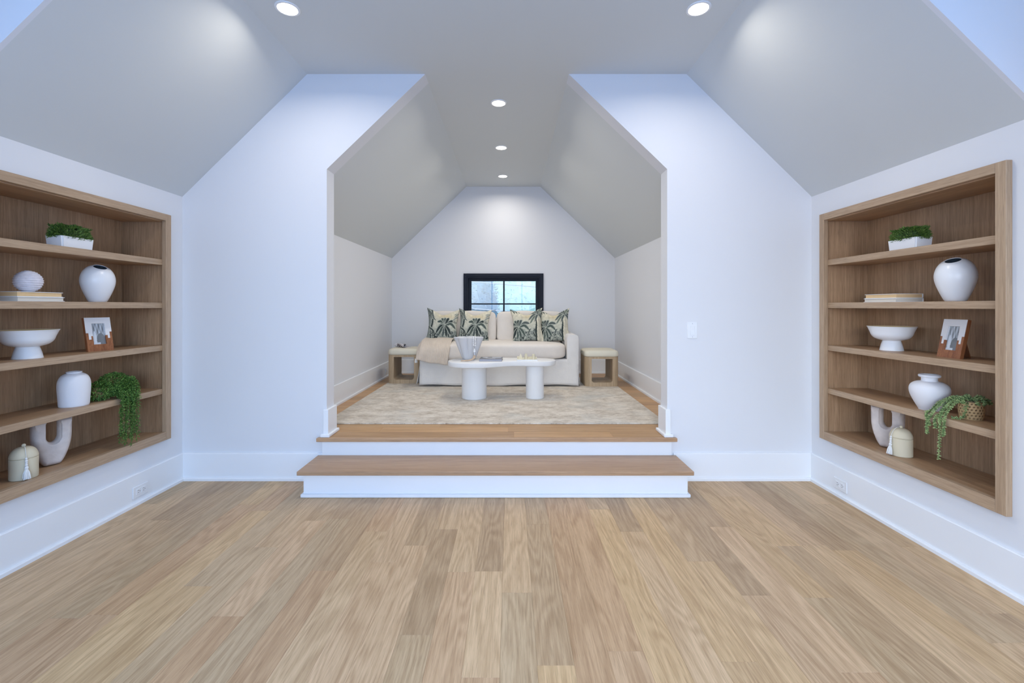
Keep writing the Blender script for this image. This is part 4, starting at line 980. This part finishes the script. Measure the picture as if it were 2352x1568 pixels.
# --- fluted bowl
fb = thing('fluted_bowl', 'grey-white fluted bowl on the coffee table with beads over its rim', 'bowl', (-0.418, 4.600, ZT))
def fl(k): return lambda a: 1+k*1.25*(abs(math.cos(3.5*(a+0.35)))**0.8-0.68)
prof = [(0.058, 0.0, 0), (0.064, 0.004, 0.02), (0.075, 0.03, 0.08), (0.092, 0.075, 0.14), (0.110, 0.125, 0.17), (0.127, 0.175, 0.19), (0.142, 0.215, 0.20), (0.146, 0.222, 0.20), (0.143, 0.2235, 0.20), (0.138, 0.218, 0.20), (0.120, 0.17, 0.19), (0.085, 0.08, 0.14), (0.05, 0.025, 0.05), (0.002, 0.02, 0)]
obj('bowl', loft([circ(r, z+0.006*math.sin(1)*0, 112, fn=fl(k)) for r, z, k in prof]), M['grey_bowl'], fb, True, angle=60)
# --- bead garland
bg = thing('bead_garland', 'white bead garland with a jute tassel hanging over the fluted bowl', 'garland', (-0.352, 4.462, ZT)); gz = ZT
for sx in (-0.0095, 0.0095):
    pts = [(sx*1.5-0.012, 0.055, 0.213), (sx*1.2-0.004, 0.020, 0.231), (sx, -0.004, 0.228), (sx, -0.014, 0.200), (sx*0.95, -0.014, 0.160), (sx*0.5, -0.014, 0.120)]
    pth = smoothp(pts, 12); obj('cord', tube(pth, 0.001, 5), M['cotton'], bg)
    acc = 0; k = 0
    for a, b in zip(pth, pth[1:]):
        acc += (b-a).length
        if acc >= 0.0155*k+0.004 and k < 10: obj('bead', ball(0.0078, b, 12, 8), M['bead'], bg, True, angle=180); k += 1
obj('bead', ball(0.0085, (0, -0.014, 0.112), 12, 8), M['bead'], bg, True, angle=180)
obj('collar', place_b := loft([circ(r, z, 16, 0, -0.014) for r, z in ((0.010, 0.106), (0.012, 0.102), (0.012, 0.088), (0.010, 0.086))]), M['bead'], bg, True)
obj('silver_wrap', loft([circ(0.0075+0.0012*(k % 2), 0.086-0.004*k, 14, 0, -0.014) for k in range(8)]), M['silver'], bg, True, label='silver wrapped cord')
bm = bmesh.new(); R = random.Random(8)
for k in range(34):
    a = R.uniform(0, 2*PI); q = R.uniform(0, 1); o1 = Vector((0.010*math.cos(a)*q, 0.010*math.sin(a)*q, 0)); ex = R.uniform(-0.03, 0.006)
    tube(smoothp([Vector((0, -0.014, 0.058))+o1*0.5, Vector((-0.002, -0.020, 0.036))+o1*1.3, Vector((-0.022, -0.032, 0.012+abs(o1.x)*0.8))+o1, Vector((-0.065, -0.040-0.02*R.random(), 0.004+R.uniform(0, 0.008)))+o1*0.6, Vector((-0.100+ex, -0.035-0.03*R.random(), 0.003+R.uniform(0, 0.006)))], 3), [0.0030]*12+[0.0022], 5, bm)
obj('tassel', bm, M['jute'], bg, True, angle=60, label='jute tassel lying on the table')

# --- book on the table
t = thing('coffee_table_book', 'grey hardback picture book lying on the coffee table', 'book', (-0.189, 4.512, ZT), math.radians(-2))
w, l, h = 0.222, 0.205, 0.022
obj('cover', box(-w/2, w/2, -l/2, l/2, 0, 0.003, 0.0008), M['grey_cover'], t); obj('spine', box(-w/2, w/2, -l/2, -l/2+0.004, 0.003, h-0.003), plain('grey_spine', (0.36, 0.36, 0.40), 0.5), t)
obj('pages', box(-w/2+0.004, w/2-0.004, -l/2+0.004, l/2-0.003, 0.003, h-0.003), M['page2'], t); obj('cover', box(-w/2, w/2, -l/2, l/2, h-0.003, h, 0.0008), M['grey_cover'], t)
g = bmesh.new(); bmesh.ops.create_grid(g, x_segments=60, y_segments=60, size=0.5)
for v in g.verts: v.co = Vector((v.co.x*(w-0.012), v.co.y*(l-0.012), h+0.0004))
pc = obj('cover_picture', g, M['paper'], t)
def coverf(co):
    u, v = co[:, 0]/w+0.5, co[:, 1]/l+0.5; g = 0.20+0.10*np.sin(u*9)*np.cos(v*7)
    g = np.where((((u-0.22)/0.12)**2+((v-0.70)/0.18)**2) < 1, 0.62, g); g = np.where((np.abs(u-0.72) < 0.2) & (np.abs(v-0.76) < 0.13), 0.66, g)
    g = np.where((np.abs(v-0.35-0.12*np.sin(u*7)) < 0.07) & (u > 0.25) & (u < 0.7), 0.55, g); g = np.where((u < 0.04) | (u > 0.96), 0.12, g)
    return np.stack([g, g, g*1.08], 1)
paint(pc, coverf)

# --- game board and pieces
gb = obj('game_board', box(-0.102, 0.102, -0.085, 0.085, 0, 0.012, 0.0015), M['ceramic']); gb.location = (0.166, 4.522, ZT); tag(gb, 'flat white game board on the coffee table under cream shapes', 'game board')
def piece(nm, bm, dx, dy, label, grp=None, smooth=True):
    o = obj(nm, bm, M['game'], None, smooth, angle=40); o.location = (0.166+dx, 4.522+dy, ZT+0.012); tag(o, label, 'game piece', 'cream shapes on the game board')
def pyramid(r, h): return loft([[(r*a, r*b, 0) for a, b in ((-1, -1), (1, -1), (1, 1), (-1, 1))], [(r*0.08*a, r*0.08*b, h) for a, b in ((-1, -1), (1, -1), (1, 1), (-1, 1))]])
piece('game_pyramid', pyramid(0.024, 0.056), -0.064, -0.045, 'tall cream pyramid piece on the game board', smooth=False)
piece('game_column', lathe([(0.014, 0), (0.014, 0.036), (0.012, 0.037), (0.012, 0.046), (0.010, 0.047), (0.010, 0.056), (0.009, 0.057)], 20), -0.010, -0.040, 'stepped cream column piece between the pyramid and the plain cylinder')
piece('game_cylinder', lathe([(0.0145, 0), (0.0145, 0.050), (0.013, 0.0515)], 20), 0.064, -0.045, 'tall plain cream cylinder piece nearest the round end of the table')
piece('game_cube', box(-0.012, 0.012, -0.012, 0.012, 0, 0.022, 0.002), -0.085, 0.020, 'low cream cube behind the pyramid piece')
piece('game_cube', box(-0.009, 0.009, -0.012, 0.012, 0, 0.020, 0.002), -0.036, -0.055, 'low cream cube between the pyramid and the stepped column')
piece('game_cone', loft([circ(0.012, 0, 18), circ(0.001, 0.026, 18)]), 0.020, -0.052, 'small cream cone in front, next to the stepped column')
piece('game_cube', box(-0.012, 0.012, -0.012, 0.012, 0, 0.024, 0.002), 0.038, -0.020, 'low cream cube between the small cone and the plain cylinder')
piece('game_cube', box(-0.010, 0.010, -0.010, 0.010, 0, 0.021, 0.002), 0.089, -0.020, 'low cream cube at the outer end of the game board')
piece('game_disc', lathe([(0.013, 0), (0.013, 0.014), (0.012, 0.015)], 20), 0.02, 0.050, 'flat cream disc at the back of the game board')

# ------------------------------------------------------------------ outside the alcove window
gnd = structure('ground', box(-60, 60, 9, 90, -5.2, -5.0), M['ground'])
def tree(x, y, h, r, label, mat, seed, n=2600):
    n = int(n*4)
    t = thing('tree', label, 'tree', (x, y, -5.0), 0, 'trees beyond the window'); R = random.Random(seed)
    bm = tube([(0, 0, 0), (0.1, 0, h*0.35), (0, 0.1, h*0.7), (0.05, 0, h*0.97)], [0.22, 0.17, 0.10, 0.03], 8)
    for k in range(9):
        a = R.uniform(0, 2*PI); z = h*R.uniform(0.3, 0.85); tube([(0, 0, z), (r*0.45*math.cos(a), r*0.45*math.sin(a), z+h*0.07), (r*0.9*math.cos(a), r*0.9*math.sin(a), z+h*0.16)], [0.07, 0.045, 0.015], 5, bm)
    obj('trunk', bm, M['bark'], t, True)
    f = bmesh.new(); bmesh.ops.create_icosphere(f, subdivisions=4, radius=1.0)
    for v in f.verts:
        q = v.co.copy(); q *= 0.90+0.16*mnoise.noise(q*2.2+Vector((seed*7.0, 0, 0)))+0.06*mnoise.noise(q*7); v.co = Vector((q.x*r, q.y*r, h*0.60+q.z*h*0.44))
    for k in range(n):
        v = Vector((R.gauss(0, 1), R.gauss(0, 1), R.gauss(0, 1))).normalized()*R.uniform(0.86, 1.04); p = Vector((v.x*r, v.y*r, h*0.62+v.z*h*0.42))
        a = R.uniform(0, 2*PI); leaf(f, p, Vector((math.cos(a), math.sin(a), R.uniform(-.6, .6))), R.uniform(0.06, 0.12), R.uniform(0.022, 0.045))
    obj('crown', f, mat, t, kind='stuff')
tree(-2.2, 19.0, 9.5, 1.7, 'bluish tree coloured as if shaded, seen through the window beside the back cushion under the left panes', M['treeleaf'], 1, 4200)
tree(1.0, 25.0, 10.5, 2.6, 'pale tree coloured as if sunlit, seen through the middle of the window', M['treeleaf2'], 2, 3400)
tree(4.2, 30.0, 9.2, 3.0, 'pale distant tree seen at the far side of the window', M['treeleaf2'], 3, 3000)
tree(-5.0, 27.0, 10.0, 3.0, 'bluish tree behind the shade-coloured one, mostly hidden by the window casing', M['treeleaf'], 4, 3000)
tree(8.5, 46.0, 11.0, 4.2, 'large pale tree farthest away behind the other trees', M['treeleaf2'], 5, 3000)
def wire(p0, p1, sag, label):
    a, b = Vector(p0), Vector(p1); pts = []
    for i in range(17):
        f = i/16; p = a.lerp(b, f); p.z -= sag*4*f*(1-f); pts.append(p)
    tag(obj('utility_wire', tube(pts, 0.017, 6), M['wire'], None, True), label, 'wire', 'wires outside the window')
wire((-7, 13.0, 2.46), (8, 13.0, 1.24), 0.05, 'upper utility wire crossing behind the top window panes')
wire((-7, 12.0, 1.66), (8, 12.0, 0.53), 0.05, 'lower utility wire crossing behind the bottom window panes')
